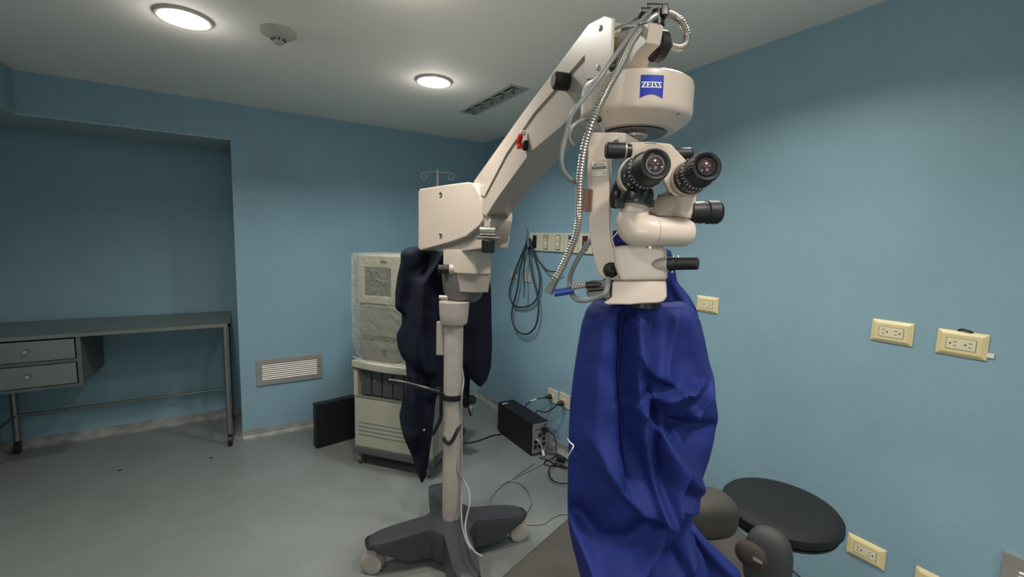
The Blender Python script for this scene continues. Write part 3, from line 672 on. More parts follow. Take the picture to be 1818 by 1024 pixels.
for ch, wch in zip('ZEISS', (.20, .19, .12, .18, .18)):
    for q4 in GL_[ch]:
        # split each stroke so that it follows the drum
        for k in range(4):
            lo_, hi_ = k/4, (k+1)/4; vs_ = []
            A0, B0, C0, D0 = q4
            for (pa, pb), f_ in (((A0, B0), lo_), ((A0, B0), hi_), ((D0, C0), hi_), ((D0, C0), lo_)):
                x_ = pa[0]+(pb[0]-pa[0])*f_; y_ = pa[1]+(pb[1]-pa[1])*f_; th = th0+(th1-th0)*(cx0+x_*wch*.92)
                vs_.append(bm.verts.new(Dc+V((cos(th), sin(th), 0))*(DR+.0016)+Z3*(zl+y_*hgt)))
            bm.faces.new(vs_)
    cx0 += wch
tl = obj('badge_lettering', bm, M_WHT, mic, smooth=0)
for x, y in ((1079, 197), (1203, 202)):
    q = dpt(x, y, DR-.006); d_ = (q-V((Dc.x, Dc.y, q.z))).normalized(); obj('drum_screw', lathe([(0, .003), (.004, .002)], q-d_*.002, d_, 10), M_CHR, mic)

# --- carrier arm (C-shaped bracket)
AZ = math.radians(49); hy = V((sin(AZ), cos(AZ), 0)); hx = V((cos(AZ), -sin(AZ), 0)); hn = -hy
PO = P(1080, 400, .735)
def HT(x, y, off=0): return onp(x, y, PO+hn*off, hn)
cpts = [(1048.6, 235), (1044.4, 259), (1042.4, 294.5), (1043, 336), (1050, 337), (1050, 374), (1044.6, 375), (1045.4, 410), (1050, 440), (1056.7, 468), (1060, 480), (1065, 489), (1072, 494), (1079, 497), (1105, 499), (1131, 499), (1139, 496), (1144.5, 489), (1147, 478), (1147, 468), (1143, 460), (1135.6, 453), (1118, 449.5), (1098.6, 446), (1091, 442), (1087, 436), (1084, 424), (1083, 410), (1081.8, 370), (1081.8, 326), (1081.8, 285), (1083, 268), (1086, 256), (1090, 249), (1098, 247), (1098, 234)]
ca = obj('carrier_arm', prism([HT(x, y) for x, y in cpts], -hn*.05, .003), M_EN, mic)
dp = (Dc-HT(1100, 240)).dot(hy)
obj('carrier_top', prism([HT(1046, 236), HT(1060, 234), HT(1110, 230)+hy*.02, HT(1146, 227)+hy*(dp-.01), HT(1146, 227)+hy*(dp+.03), HT(1048, 234)+hy*(.10), HT(1046, 236)+hy*.05], -Z3*.024, .003), M_EN2, mic)
q = HT(1085, 479); obj('carrier_knob', join(knob(q, q+hn*.008, .0125, .2, 24, knurl=.05), lathe([(0, .010), (.006, .010), (.013, .0075), (.016, .003), (.0165, 0)], q+hn*.008, hn, 24)), M_BLKR, mic)
q = HT(1124.5, 480); obj('plug_cap', knob(q-hn*.003, q+hn*.0012, .0062, .2), M_GREYP, mic)
# label with printed lines
L0, L1, L2 = HT(1050, 313, .0008), HT(1077, 311.5, .0008), HT(1050.5, 288, .0008)
ex = (L1-L0); wl_ = ex.length; ex = ex.normalized(); ez = (L2-L0); hl_ = ez.length; ez = ez.normalized()
lb = obj('type_label', prism([L0, L0+ex*wl_, L0+ex*wl_+ez*hl_, L0+ez*hl_], hn*.0004), M_LBL, mic)
text('Carl Zeiss', L0+ex*wl_*.5+ez*hl_*.80, ex, ez, .0045, M_TXT, lb, depth=-.0009 if ex.cross(ez).dot(hn) < 0 else .0009)
dsg = -.0009 if ex.cross(ez).dot(hn) < 0 else .0009
obj('label_bar', prism([L0+ex*wl_*.04+ez*hl_*.48+hn*.0006, L0+ex*wl_*.94+ez*hl_*.48+hn*.0006, L0+ex*wl_*.94+ez*hl_*.66+hn*.0006, L0+ex*wl_*.04+ez*hl_*.66+hn*.0006], hn*.0002), M_TXT, lb)
text('OPMI Lumera i', L0+ex*wl_*.49+ez*hl_*.57, ex, ez, .0031, M_WHT, lb, depth=dsg*1.4)
text('made in Germany', L0+ex*wl_*.49+ez*hl_*.38, ex, ez, .0025, M_TXT, lb, depth=dsg)
text('CE', L0+ex*wl_*.80+ez*hl_*.16, ex, ez, .0052, M_TXT, lb, depth=dsg)
obj('label_line', prism([L0+ex*wl_*.04+ez*hl_*.13+hn*.0006, L0+ex*wl_*.42+ez*hl_*.13+hn*.0006, L0+ex*wl_*.42+ez*hl_*.16+hn*.0006, L0+ex*wl_*.04+ez*hl_*.16+hn*.0006], hn*.0002), M_GREYP, lb)
# smoky clamp that grips the conduit
q = HT(1038, 356, .004)
obj('conduit_clamp', lathe([(-.018, .010), (-.018, .0125), (.018, .0125), (.018, .010)], q-hn*.002, Z3+hx*.03, 20), M_CLAMP, mic)

# --- optics body
BO = P(1135, 480, .70)
def BT(x, y, off=0): return onp(x, y, BO+hn*off, hn)
obj('optics_body', prism([BT(x, y) for x, y in ((1087, 438), (1122, 434), (1150, 433), (1180, 437), (1184, 445), (1186, 498), (1100, 500), (1090, 470))], hy*.085, .010, 3), M_EN, mic)
obj('objective_housing', prism([BT(x, y, .003) for x, y in ((1087, 500), (1183, 499), (1184, 527), (1179, 535), (1168, 538), (1138, 539), (1118, 541), (1077, 541), (1071, 537), (1085, 528))], hy*.095, .006, 3), M_EN, mic)
obj('objective_ring', lathe([(0, .030), (.02, .030)], BT(1140, 541)+hy*.045-Z3*.008, Z3, 32), M_BLK, mic)
obj('tube_mount', lathe([(0, .024), (.012, .024), (.014, .030), (.022, .030)], BT(1150, 437)+hy*.035, Z3, 32), M_EN2, mic)
obj('mount_screw', lathe([(0, .006), (.02, .006)], BT(1153, 441, .002)+hy*.004, Z3, 14), M_CHR, mic)
# steering handle
A = BT(1152, 469, -.006); B = BT(1187, 468.5, .004); ax = (B-A).normalized()
obj('handle_cone', lathe([(0, .0015), (.006, .005), (.014, .0085), (.024, .0105), ((B-A).length, .0115)], A, ax, 28), M_SAT, mic)
hp = obj('handle_grip', lathe([(0, .0112), (.004, .0115), (.006, .0105), (.009, .0105), (.010, .0095), (.041, .0092), (.043, .0085), (.043, 0)], B, ax, 28), M_BLKR, mic)
obj('grip_pin', join(*[knob(B+ax*a+Z3*.010*s, B+ax*a+Z3*.0135*s, .0014) for a, s in ((.007, 1), (.014, 1), (.006, -1))]), M_CHR, hp)
# binocular tube: elbow, swivel cylinder
R1 = .0215
def Q(x, y, d): return P(x, y, d)
el = tube([Q(1126, 372, .675), Q(1124, 385, .675), Q(1123, 398, .672), Q(1130, 407, .668), Q(1142, 409, .664), Q(1158, 410.3, .6605), Q(1166, 410.7, .6603)], R1, 26, sub=10, rf=lambda t, l: R1*(1.0+.18*sin(pi*min(1, t*1.05))))
obj('tube_elbow', el, M_EN, mic, smooth=60)
A, B = Q(1161, 410.5, .66), Q(1228, 413, .668); ax = (B-A).normalized(); L_ = (B-A).length
obj('swivel_cylinder', lathe([(0, R1), (.002, R1), (L_*.62, R1*1.01), (L_*.82, R1*.97), (L_*.95, R1*.8), (L_, R1*.5), (L_, 0)], A, ax, 40), M_EN, mic)
obj('seam_ring', lathe([(-.0005, R1*1.008), (.0005, R1*1.008)], A, ax, 40), M_BLK, mic)
A, B = Q(1126, 376, .675), Q(1129, 358, .675)
obj('neck', lathe([(0, R1*.98), ((B-A).length, R1*.98)], A, B-A, 36), M_EN, mic)
obj('neck_seam', lathe([(0, R1*1.0), (.0008, R1*1.0)], A, B-A, 36), M_BLK, mic)
A, B = Q(1128, 363, .662), Q(1133, 338, .662)
obj('dovetail_ring', join(lathe([(0, R1*1.05), (.004, R1*1.12), (.018, R1*1.12), (.024, R1*1.0)], A, B-A, 36), box(Q(1101, 361, .665), (.014, .02, .014), r1, hy, Z3, r=.003), box(Q(1156, 361, .665), (.010, .016, .012), r1, hy, Z3, r=.003)), M_BLK, mic)
obj('tube_stop', tube([Q(1106, 325, .69), Q(1098, 338, .70), Q(1095, 352, .70), Q(1097, 362, .695)], .012, 14), M_BLK, mic)
# right-hand assembly
A, B = Q(1165, 388, .715), Q(1196, 352, .715)
obj('folding_prism', lathe([(0, .017), (.004, .02), ((B-A).length*.7, .0215), ((B-A).length, .017)], A, B-A, 32), M_EN2, mic)
A, B = Q(1212, 392, .705), Q(1214, 346, .705)
obj('prism_cup', lathe([(0, .008), (.003, .014), (.012, .0185), ((B-A).length, .0185)], A, B-A, 32), M_EN, mic)
obj('prism_cup_plate', box(Q(1196, 347.5, .70), (.052, .026, .0015), r1, hy, Z3), M_GREYP, mic)
A, B = Q(1226, 377, .70), Q(1279, 377, .70); ax = (B-A).normalized()
obj('focus_knob', lathe([(0, .016), (.008, .0165), (.018, .0175), (.02, .0165), (.024, .0165), (.026, .0182), (.042, .0182), (.045, .016), (.0465, .0155), (.0465, .012)], A, ax, 32, knurl=.02), M_BLKR, mic)
# housing plate with the two ocular tubes
HO = P(1180, 300, .685)
def OT(x, y, off=0): return onp(x, y, HO+hn*off, hn)
obj('ocular_housing', prism([OT(x, y) for x, y in ((1118, 252), (1150, 251), (1186, 254), (1192, 256), (1219, 285), (1234, 298), (1238, 330), (1236, 348), (1198, 348), (1187, 340), (1178, 318), (1168, 302), (1150, 300), (1112, 330), (1104, 322), (1108, 290), (1118, 287)) ], hy*.035, .003), M_EN, mic)
obj('warning_print', prism([OT(x, y, .0004) for x, y in ((1145, 253.2), (1165, 253.8), (1165, 254.6), (1145, 254))], hn*.0002), M_TXT, mic)
def sideknob(xa, xb, y, r, d, nm):
    A, B = Q(xa, y, d), Q(xb, y+.6, d); ax = (B-A); L_ = ax.length
    return obj(nm, lathe([(0, r*.82), (.0015, r*.95), (.003, r), (L_*.62, r), (L_*.64, r*1.0), (L_*.70, r*.98), (L_, r*.93)], A, ax, 30, knurl=.015), M_BLKR, mic)
sideknob(1075, 1112, 267, .0125, .70, 'distance_knob')
obj('knob_scale', lathe([(0, .0129), (.002, .0129)], Q(1108, 267.3, .70), Q(1112, 267.3, .70)-Q(1108, 267.3, .70), 30), M_ALU, mic)
obj('knob_shaft', rod(Q(1111, 268, .70), Q(1120, 268, .70), .0105), M_BLK, mic)
sideknob(1228, 1196, 273, .0098, .725, 'distance_knob')
def eyepiece(A, B, rb, rf_, lab, knurl):
    ax = (B-A).normalized(); L_ = (B-A).length
    obj('ocular_collar', lathe([(-.035, rb*.72), (-.02, rb*.85), (-.002, rb*1.08), (.004, rb*1.10), (.007, rb*1.03)], A, ax, 44), M_EN, mic)
    ep = obj('eyepiece', lathe([(0, rb), (.003, rb*1.04), (L_*.60, rb*.96), (L_*.62, rb*.88), (L_*.66, rb*.88)], A, ax, 44, cap=True), M_BLK, mic)
    obj('eyecup', lathe([(L_*.65, rb*.90), (L_*.68, rf_*1.10), (L_*.90, rf_*1.08), (L_*.985, rf_), (L_, rf_*.93), (L_*.985, rf_*.80), (L_*.93, rf_*.66), (L_*.90, rf_*.62)], A, ax, 56 if knurl else 44, cap=True, knurl=.035 if knurl else None), M_BLKR, ep)
    obj('lens_ring', lathe([(L_*.93, rf_*.66), (L_*.955, rf_*.62), (L_*.955, rf_*.52), (L_*.93, rf_*.50)], A, ax, 40, cap=False), M_CHR if not knurl else M_BLK, ep)
    n_ = 14; prof = [(L_*.93-.0, rf_*.56)]+[(L_*.93+.004*(1-(1-k/6)**2), rf_*.56*(1-k/6)) for k in range(1, 7)]
    obj('lens', lathe(prof, A, ax, 32), M_GLS, ep)
    # scale marks and lettering on the side that faces the room
    d, u, v_ = frame(ax); bmk = bmesh.new(); toc = (EYE-(A+B)/2); toc = toc-ax*toc.dot(ax); toc.normalize()
    down = ax.cross(toc)*1.0
    base_a = math.atan2(toc.dot(v_), toc.dot(u))
    for k in range(-7, 8):
        a = base_a+k*.21; rd = u*cos(a)+v_*sin(a); tg = ax.cross(rd)
        add(bmk, box(A+ax*(L_*.55)+rd*(rb*.975), (.0009, .0012, .0055 if k % 2 else .004), tg, rd, ax))
    obj('scale_marks', bmk, M_WHT, ep, smooth=0)
    cs_ = len(lab); ltr = bmesh.new()
    for k, ch in enumerate(lab):
        if ch == ' ': continue
        a = base_a+(k-(cs_-1)/2)*(.20 if cs_ > 5 else .26)*1.0; rd = u*cos(a)+v_*sin(a); tg = ax.cross(rd)
        add(ltr, text(ch, A+ax*(L_*.34)+rd*(rb*1.02), tg, ax, .0082, None, None, depth=.0003, bold=.02))
    obj('lettering', ltr, M_WHT, ep, smooth=0)
eyepiece(P(1130, 313, .655), P(1165, 291, .585), .0262, .0208, '10 x', False)
eyepiece(P(1222, 318, .665), P(1256, 294.5, .60), .0245, .0195, 'Carl Zeiss', True)

# --- cables of the microscope
Pp = lambda L: [P(*q) for q in L]
obj('steel_conduit', conduit(Pp([(1174, 24, .755), (1163, 29, .75), (1150, 39, .735), (1125, 69, .72), (1103, 113, .70), (1077, 161, .69), (1053, 213, .69), (1038, 260, .705), (1030, 312, .72), (1028, 360, .73), (1027, 390, .74), (1021, 421, .74), (1010, 448, .74), (996, 478, .74), (982, 502, .74)]), .0058), M_COND, mic)
obj('conduit_tip', tube(Pp([(987, 494, .74), (981, 505, .74), (975, 516, .74), (973, 520, .74)]), .0085, 14, rf=lambda t, l: .0062+.0022*t), mat('green_grey_rubber', srgb(80, 88, 84), .5), mic)
obj('steel_conduit', conduit(Pp([(1168, 24, .755), (1190, 24, .77), (1207, 36, .785), (1218, 58, .79), (1218, 76, .785), (1206, 84, .775), (1190, 81, .765)]), .0062), M_COND, mic)
obj('grey_cable', tube(Pp([(1168, 14, .76), (1155, 20, .755), (1131, 46, .735), (1088, 104, .70), (1066, 137, .69), (1038, 173, .69), (1015, 204, .69), (1004, 243, .70), (997, 278, .705), (1001, 304, .715), (1017, 321, .73), (1034, 321, .74)]), .0038, 12), M_GRC, mic)
obj('grey_cable', tube(Pp([(1071, 234, .74), (1061, 218, .73), (1038, 213, .72), (1018, 223, .71), (1010, 243, .71), (1019, 259, .72), (1040, 264, .74)]), .0032, 10), M_GRC, mic)
obj('grey_cable', tube(Pp([(1168, 18, .765), (1135, 31, .775), (1105, 45, .785), (1088, 53, .80)]), .0026, 10), M_GRL, mic)
obj('grey_cable', tube(Pp([(1056, 418, .75), (1040, 438, .76), (1022, 466, .765), (1012, 492, .76), (1013, 515, .75), (1022, 530, .74), (1036, 533, .73), (1058, 528, .72), (1074, 520, .71), (1079, 505, .712), (1080, 494, .72)]), .0045, 12), M_GRC, mic)
obj('steel_conduit', conduit(Pp([(1016, 510, .735), (1030, 507, .73), (1042, 506, .725)]), .0048), M_COND, mic)
obj('light_guide_plug', join(rod(P(1040, 506, .725), P(1072, 504, .72), .0055, 16), rod(P(1044, 514, .722), P(1072, 512, .718), .004, 12)), M_BLK, mic)
obj('light_guide_socket', prism([BT(x, y, .004) for x, y in ((1042, 500), (1080, 498), (1084, 530), (1050, 533), (1040, 522))], hy*.03, .004), M_GREYP, mic)
ltag = obj('blue_tag', tube(Pp([(984, 520, .742), (998, 518, .74), (1018, 514, .738)]), .0085, 12, rf=lambda t, l: .0065), M_BLUEPL, mic, label='blue sleeve with white lettering')
obj('cable_tie', knob(P(1083, 122, .70), P(1091, 116, .70), .006), M_BLK, mic)
obj('cable_tie', knob(P(1060, 214, .70), P(1066, 210, .70), .005), M_BLK, mic)
# --- cable hanger round the column
ring = obj('hanger_ring', lathe([(0, .052), (.003, .053), (.022, .053), (.025, .052), (.025, .046), (0, .046)], CX+Z3*.795, Z3, 32, cap=False), M_BLK, mic)
hz = lambda x, y, d: P(x, y, d)
obj('hanger_arm', tube([hz(692, 676, 2.10), hz(720, 680, 2.07), (P(760, 690, 2.05)), P(787, 698, 2.07)], .009, 10, rf=lambda t, l: .013-.007*t), M_BLK, mic)
obj('hanger_bracket', join(tube([P(783, 698, 2.08), P(783, 720, 2.08), P(782, 744, 2.09), P(775, 758, 2.09), P(768, 772, 2.09)], .0085, 10), box(P(779, 692, 2.07), (.03, .03, .03), r1, hy, Z3, r=.004)), M_BLK, mic)
obj('cable_hook', tube([P(786, 773, 2.10), P(789, 781, 2.075), P(797, 787, 2.06), (P(804, 780, 2.062)), P(812, 764, 2.07), P(817, 752, 2.09)], .0085, 10), M_BLK, mic)
obj('hanger_pin', join(rod(P(776, 690, 2.06), P(779, 694, 2.03), .006, 10), rod(P(787, 771, 2.11), P(786, 775, 2.05), .006, 10)), M_CHR, mic)
obj('column_tube', tube([P(820, 652, 2.07), P(823, 675, 2.07), P(820, 700, 2.05), P(817, 740, 2.08), P(819, 770, 2.09), P(815, 800, 2.09), P(813, 830, 2.09), P(822, 850, 2.1), P(832, 870, 2.08), P(834, 892, 2.05), P(828, 920, 2.02), P(826, 940, 1.98), P(832, 962, 1.90), P(843, 979, 1.84), P(857, 988, 1.80)], .0042, 8), M_GRL, mic, label='pale tube hanging down the column')
obj('column_tube', tube([P(820, 700, 2.06), P(820, 760, 2.09), P(820, 820, 2.10), P(819, 880, 2.10), P(820, 925, 2.04), P(826, 955, 1.93), P(836, 975, 1.85)], .0036, 8), M_GRL, mic)

# ================================================================= CLOTH
def fold(px, py, lines):
    """sum of ridges: each (polyline, amplitude, width left, width right)"""
    s = 0
    for pts_, amp, wl2, wr2 in lines:
        best = 1e9; sd = 1; et = 1
        for k in range(len(pts_)-1):
            (ax_, ay_), (bx_, by_) = pts_[k], pts_[k+1]
            dx, dy = bx_-ax_, by_-ay_; L2 = dx*dx+dy*dy
            tt = ((px-ax_)*dx+(py-ay_)*dy)/L2; tc = max(0, min(1, tt))
            qx, qy = ax_+dx*tc, ay_+dy*tc; dd = math.hypot(px-qx, py-qy)
            if dd < best: best = dd; sd = 1 if (px-ax_)*dy-(py-ay_)*dx < 0 else -1
        w_ = wr2 if sd > 0 else wl2
        s += amp*math.exp(-(best/w_)**1.6)
    return s
def interp(tab, y):
    if y <= tab[0][1]: return tab[0][0]
    for (x0_, y0_), (x1_, y1_) in zip(tab, tab[1:]):
        if y <= y1_: return x0_+(x1_-x0_)*(y-y0_)/max(1e-6, y1_-y0_)
    return tab[-1][0]
def cloth(left, right, y0, y1, depth, bulge, lines, nv=90, nu=110, wr=.004, seed=0, backd=None, famp=1.5):
    """closed hanging cloth body: front surface with folds, back surface behind"""
    bm = bmesh.new(); rows = []
    hd = V((FW.x, FW.y, 0)).normalized()
    for j in range(nv+1):
        y = y0+(y1-y0)*j/nv; xl, xr = interp(left, y), interp(right, y); row = []
        dpt_ = depth(y) if callable(depth) else depth
        for i in range(nu+1):
            u_ = i/nu; x = xl+(xr-xl)*u_; p = P(x, y, dpt_); e_ = sin(pi*u_)**.55
            f_ = bulge*e_+fold(x, y, lines)*min(1, e_*1.6)*famp
            f_ += wr*noise.noise(V((x*.02+seed, y*.02, 0)))*2*e_+wr*.4*noise.noise(V((x*.06, y*.05+seed, 2)))*e_
            row.append(bm.verts.new(p-hd*f_))
        nb_ = nu//3
        for i in range(1, nb_):
            u_ = 1-i/nb_; x = xl+(xr-xl)*u_; p = P(x, y, dpt_); e_ = sin(pi*u_)**.6
            row.append(bm.verts.new(p+hd*((backd or bulge)*e_+.01*e_*sin(u_*22+y*.01))))
        rows.append(row)
    n_ = len(rows[0])
    for a, b in zip(rows, rows[1:]):
        for i in range(n_): bm.faces.new((a[i], b[i], b[(i+1) % n_], a[(i+1) % n_]))
    bm.faces.new(rows[0]); bm.faces.new(rows[-1])
    for _ in range(3): bmesh.ops.smooth_vert(bm, verts=bm.verts[:], factor=.5, use_axis_x=True, use_axis_y=True, use_axis_z=True)
    return bm
# blue drape under the optics
BL = [(1052, 535), (1040, 548), (1031, 575), (1023, 620), (1017, 660), (1011, 710), (1008, 760), (1007, 820), (1006, 880), (1007, 930), (1014, 965), (1024, 1000), (1030, 1030), (1028, 1075)]
BR = [(1214, 535), (1232, 548), (1243, 570), (1250, 600), (1258, 640), (1267, 690), (1275, 735), (1275, 748), (1266, 785), (1258, 815), (1247, 845), (1240, 870), (1232, 900), (1225, 930), (1234, 960), (1248, 985), (1256, 1010), (1258, 1075)]
BF = [([(1096, 550), (1090, 640), (1094, 740), (1098, 820)], -.020, 14, 8),
      ([(1110, 560), (1108, 640), (1116, 740), (1132, 800), (1146, 856), (1160, 872)], .028, 22, 7),
      ([(1060, 560), (1050, 650), (1050, 760), (1070, 830)], .016, 40, 34),
      ([(1138, 690), (1142, 760), (1152, 830), (1165, 865)], -.034, 13, 20),
      ([(1124, 686), (1160, 678), (1192, 668)], .030, 6, 26),
      ([(1118, 622), (1140, 645), (1182, 666)], .014, 22, 5),
      ([(1150, 734), (1180, 775), (1222, 828)], .034, 7, 34),
      ([(1176, 735), (1215, 745), (1262, 752)], -.022, 12, 18),
      ([(1262, 655), (1230, 690), (1212, 712)], .020, 14, 10),
      ([(1240, 665), (1215, 700)], -.008, 8, 8),
      ([(1205, 560), (1222, 620), (1240, 680)], .012, 20, 16),
      ([(1165, 862), (1150, 905), (1118, 950), (1062, 990), (1030, 1020)], .042, 9, 46),
      ([(1020, 905), (1060, 935), (1100, 930), (1140, 890)], -.030, 26, 20),
      ([(1060, 790), (1090, 830), (1118, 858), (1150, 868)], .016, 30, 9),
      ([(1172, 850), (1200, 862), (1230, 880)], .020, 14, 14),
      ([(1180, 905), (1230, 905)], -.018, 12, 12),
      ([(1206, 985), (1230, 935), (1242, 925)], .030, 22, 9),
      ([(1180, 960), (1210, 1000)], -.018, 18, 18),
      ([(1052, 1024), (1035, 960), (1015, 925)], .018, 12, 10),
      ([(1180, 555), (1172, 600), (1160, 640)], .010, 16, 9)]
dr = thing('surgical_drape', P(1135, 1070, .80), 'royal blue cloth drape hanging in folds beneath the microscope head', 'drape')
obj('drape_body', cloth(BL, BR, 535, 1075, lambda y: .80+.00004*(y-535), .055, BF, nv=170, nu=170, wr=.004, backd=.06), M_DRAPE, dr, smooth=70)
# rear of the drape, gathered up behind the optics
UL = [(1088, 408), (1084, 424), (1082, 438), (1080, 470), (1060, 520), (1050, 560)]
UR = [(1094, 408), (1112, 428), (1192, 442), (1197, 470), (1204, 500), (1222, 520), (1238, 545), (1244, 562)]
obj('drape_back', cloth(UL, UR, 408, 562, .84, .012, [([(1200, 450), (1190, 500), (1215, 550)], .012, 10, 8), ([(1225, 520), (1210, 560)], .01, 8, 8)], nv=50, nu=60, wr=.002, backd=.02, seed=4), M_DRAPE, dr, smooth=70)
TL = [(1212, 925), (1218, 960), (1228, 1000), (1232, 1024)]; TR = [(1228, 925), (1258, 960), (1292, 990), (1312, 1008), (1318, 1024)]
obj('drape_tail', cloth(TL, TR, 925, 1024, .86, .015, [([(1225, 930), (1262, 975), (1300, 1012)], .012, 9, 14)], nv=30, nu=40, wr=.003, backd=.02, seed=9), M_DRAPE, dr, smooth=70)
obj('drawstring', tube([P(1008, 779, .795), P(1012, 785, .765), P(1018, 791, .757), P(1014, 800, .76), P(1007, 812, .795)], .0011, 6), M_WHT, dr, label='thin white tie')
obj('drawstring', tube([P(1086, 424, .825), P(1092, 417, .818), P(1097, 411, .825)], .0009, 6), M_WHT, dr)

# navy gown behind the column
GL = [(733, 436), (724, 438), (711, 448), (712, 462), (705, 490), (701, 517), (701, 547), (713, 556), (713, 575), (703, 593), (705, 614), (713, 633), (720, 641), (721, 661), (726, 674), (715, 707), (709, 734), (712, 754), (723, 786), (742, 829), (752, 846)]
GL = sorted([(a, b) for a, b in GL], key=lambda q: q[1])
GR = [(800, 436), (812, 447), (812, 470), (806, 520), (800, 560), (797, 600), (796, 660), (790, 690), (775, 705), (768, 773), (760, 825), (756, 846)]
GF = [([(735, 450), (748, 520), (745, 600), (740, 680), (745, 760)], .035, 10, 22), ([(790, 455), (760, 500), (757, 580), (765, 650)], .04, 14, 8),
      ([(722, 450), (720, 500), (712, 540)], .03, 8, 12), ([(758, 460), (745, 480)], -.03, 8, 8), ([(780, 530), (778, 640), (770, 700)], .02, 10, 8),
      ([(715, 735), (735, 790), (752, 840)], .015, 6, 14), ([(725, 640), (745, 655), (775, 660)], -.015, 8, 8)]
gw = thing('navy_gown', P(755, 846, 2.36), 'dark navy cloth gown hung over the stand behind the column, with a pointed tail', 'gown')
obj('left_fold', cloth(GL, GR, 436, 846, 2.36, .05, GF, nv=140, nu=80, wr=.012, backd=.05), M_NAVY, gw, smooth=70)
RL = [(812, 470), (818, 520), (818, 580), (818, 640), (822, 655), (832, 668), (842, 676), (850, 682)]
RR_ = [(866, 470), (873, 510), (874, 560), (875, 614), (873, 652), (866, 672), (860, 681), (856, 683)]
obj('right_fold', cloth(RL, RR_, 470, 683, 2.34, .04, [([(845, 520), (848, 600), (850, 660)], .03, 10, 18), ([(828, 540), (826, 640)], .02, 6, 8)], nv=70, nu=50, wr=.01, backd=.04, seed=3), M_NAVY, gw, smooth=70)
obj('hanging_strip', cloth([(818, 640), (818, 700), (822, 722)], [(838, 640), (835, 690), (834, 722)], 640, 722, 2.36, .02, [], nv=24, nu=16, wr=.006, backd=.02), M_NAVY, gw, smooth=70)
obj('toggle', join(knob(P(832, 710, 2.36), P(841, 709, 2.33), .024, .3), tube([P(830, 715, 2.35), P(833, 728, 2.34), P(836, 738, 2.34)], .006, 8)), M_BLK, gw)
obj('snap_button', lathe([(0, .006), (.004, .005), (.005, 0)], P(753, 763, 2.285), (EYE-P(753, 763, 2.28)), 12), M_ALU, gw)

# ================================================================= TREATMENT COUCH
def cushion(pts, z0, z1, r, seg=4, bulge=0):
    bm = prism([V((a, b, z0)) for a, b in pts], Z3*(z1-z0), r, seg); return bm
t = thing('treatment_couch', (.75, .55, 0), 'grey upholstered patient couch under the blue drape', 'couch')
ed = V((.945, .327, 0)).normalized(); en = V((-.327, .945, 0)).normalized(); eo = V((.842, .993, 0))
def CP(a, b): q = eo+ed*a-en*b; return (q.x, q.y)
obj('mattress', cushion([CP(-1.75, .0), CP(.26, .0), CP(.28, .08), CP(.16, .50), CP(.12, .62), CP(-1.75, .62)], .60, .70, .03), M_COUCH, t)
obj('couch_frame', cushion([CP(-1.7, .06), CP(.25, .06), CP(.25, .56), CP(-1.7, .56)], .50, .60, .01), M_GREYP, t)
obj('pedestal', join(cushion([CP(-.95, .18), CP(-.45, .18), CP(-.45, .44), CP(-.95, .44)], .06, .50, .02), cushion([CP(-1.3, .1), CP(-.15, .1), CP(-.15, .52), CP(-1.3, .52)], .0, .07, .02)), M_DKBASE, t)
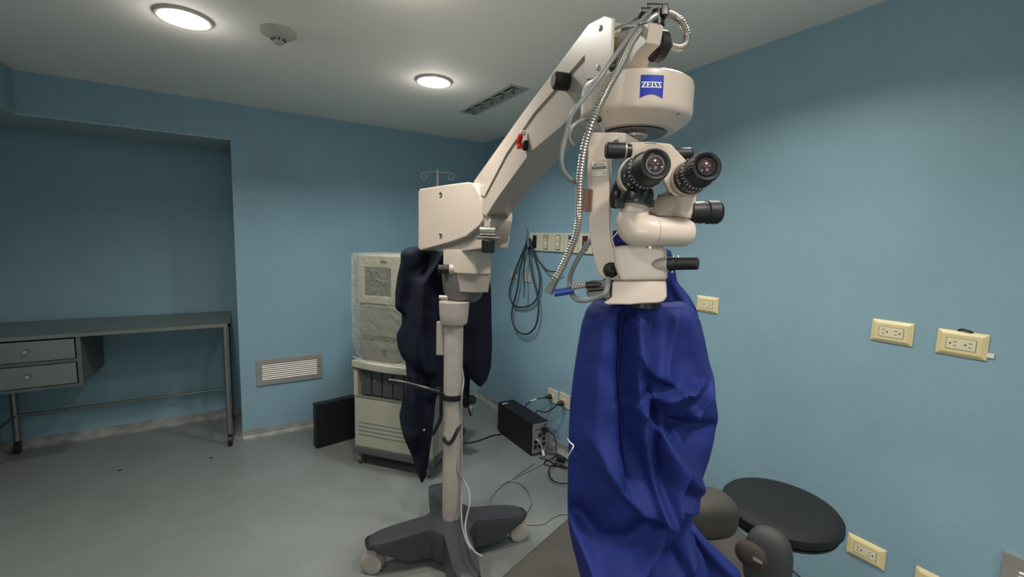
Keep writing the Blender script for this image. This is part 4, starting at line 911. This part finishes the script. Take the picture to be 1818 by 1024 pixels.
# headrest: low pad between two bolsters
obj('headrest_pad', cushion([(.98, .93), (1.19, .87), (1.24, .74), (1.17, .56), (1.05, .48), (.92, .70)], .68, .745, .025), M_COUCH, t)
def blob(c, s, ax_, mt, nm, zt=1.0, p=3.2, par=t):
    bm = bmesh.new(); bmesh.ops.create_icosphere(bm, subdivisions=4, radius=1); a_ = V(ax_).normalized(); b_ = Z3.cross(a_)
    for v_ in bm.verts:
        k = v_.co; L_ = (abs(k.x)**p+abs(k.y)**p+abs(k.z)**p)**(1/p); k = k/L_
        v_.co = V(c)+a_*k.x*s[0]+b_*k.y*s[1]+Z3*k.z*s[2]
    return obj(nm, bm, mt, par, smooth=60)
q = P(1251, 903, 1.10); blob((q.x, q.y, q.z-.01), (.075, .055, .052), (.9, -.43, 0), M_COUCH, 'far_bolster')
q = P(1364, 982, .92); nbz = blob((q.x, q.y, q.z-.02), (.045, .029, .075), (.35, -.94, 0), M_BOLS, 'near_bolster', p=2.6)
q = P(1333, 985, .885); blob((q.x, q.y, q.z), (.030, .014, .026), (.2, -.98, 0), M_TEAR, 'worn_patch', p=2.2, par=t)
q = P(1345, 994, .858); obj('bare_metal', box(q, (.022, .004, .007), V((.75, -.4, -.5)), V((.5, .8, 0)), V((.4, -.2, .8)), r=.001), M_CHR, t)

# ================================================================= STOOL
sc_ = V((1.468, .672, 0))
t = thing('surgeon_stool', sc_, 'round black padded stool behind the headrest, near the right wall', 'stool')
obj('seat', lathe([(0, .150), (.006, .158), (.008, .166), (.02, .172), (.036, .171), (.046, .163), (.052, .148), (.055, .12), (.056, 0)], sc_+Z3*.674, Z3, 64), M_SEAT, t)
obj('seat_rim', lathe([(0, .140), (.0, .160), (.008, .163), (.010, .15)], sc_+Z3*.667, Z3, 64), M_BLK, t)
obj('seat_post', rod(sc_+Z3*.09, sc_+Z3*.667, .025, 20), M_CHR, t)
for k in range(5):
    a = k*2*pi/5+.3; d_ = V((cos(a), sin(a), 0))
    lg = obj('foot', tube([sc_+Z3*.12, sc_+d_*.13+Z3*.10, sc_+d_*.25+Z3*.07], .016, 10), M_DKBASE, t)
    obj('caster', lathe([(0, .026), (.024, .026)], sc_+d_*.25+Z3*.028-d_.cross(Z3)*.012, d_.cross(Z3), 18), M_BLKR, lg)
t = thing('wall_lead', (XR, .45, .40), 'thin black lead running along the right wall below the stool seat', 'cable')
obj('cord', tube([onp(x, y, (1.99, 0, 0), X3) for x, y in ((1385, 1000), (1395, 1004), (1406, 1012), (1418, 1022), (1428, 1034))], .003, 8), M_BLKR, t)

# specks on the floor
for (x, y), lb in (((375, 813), 'small black scrap on the floor in front of the table, right one'), ((213, 835), 'small black scrap on the floor in front of the table, left one')):
    q = onz(x, y, 0); t = obj('floor_scrap', box(q+Z3*.002, (.022, .009, .004), V((1, .2, 0)), V((-.2, 1, 0)), r=.001), M_DUST); tag(t, lb, 'debris', 'black scraps on the floor')
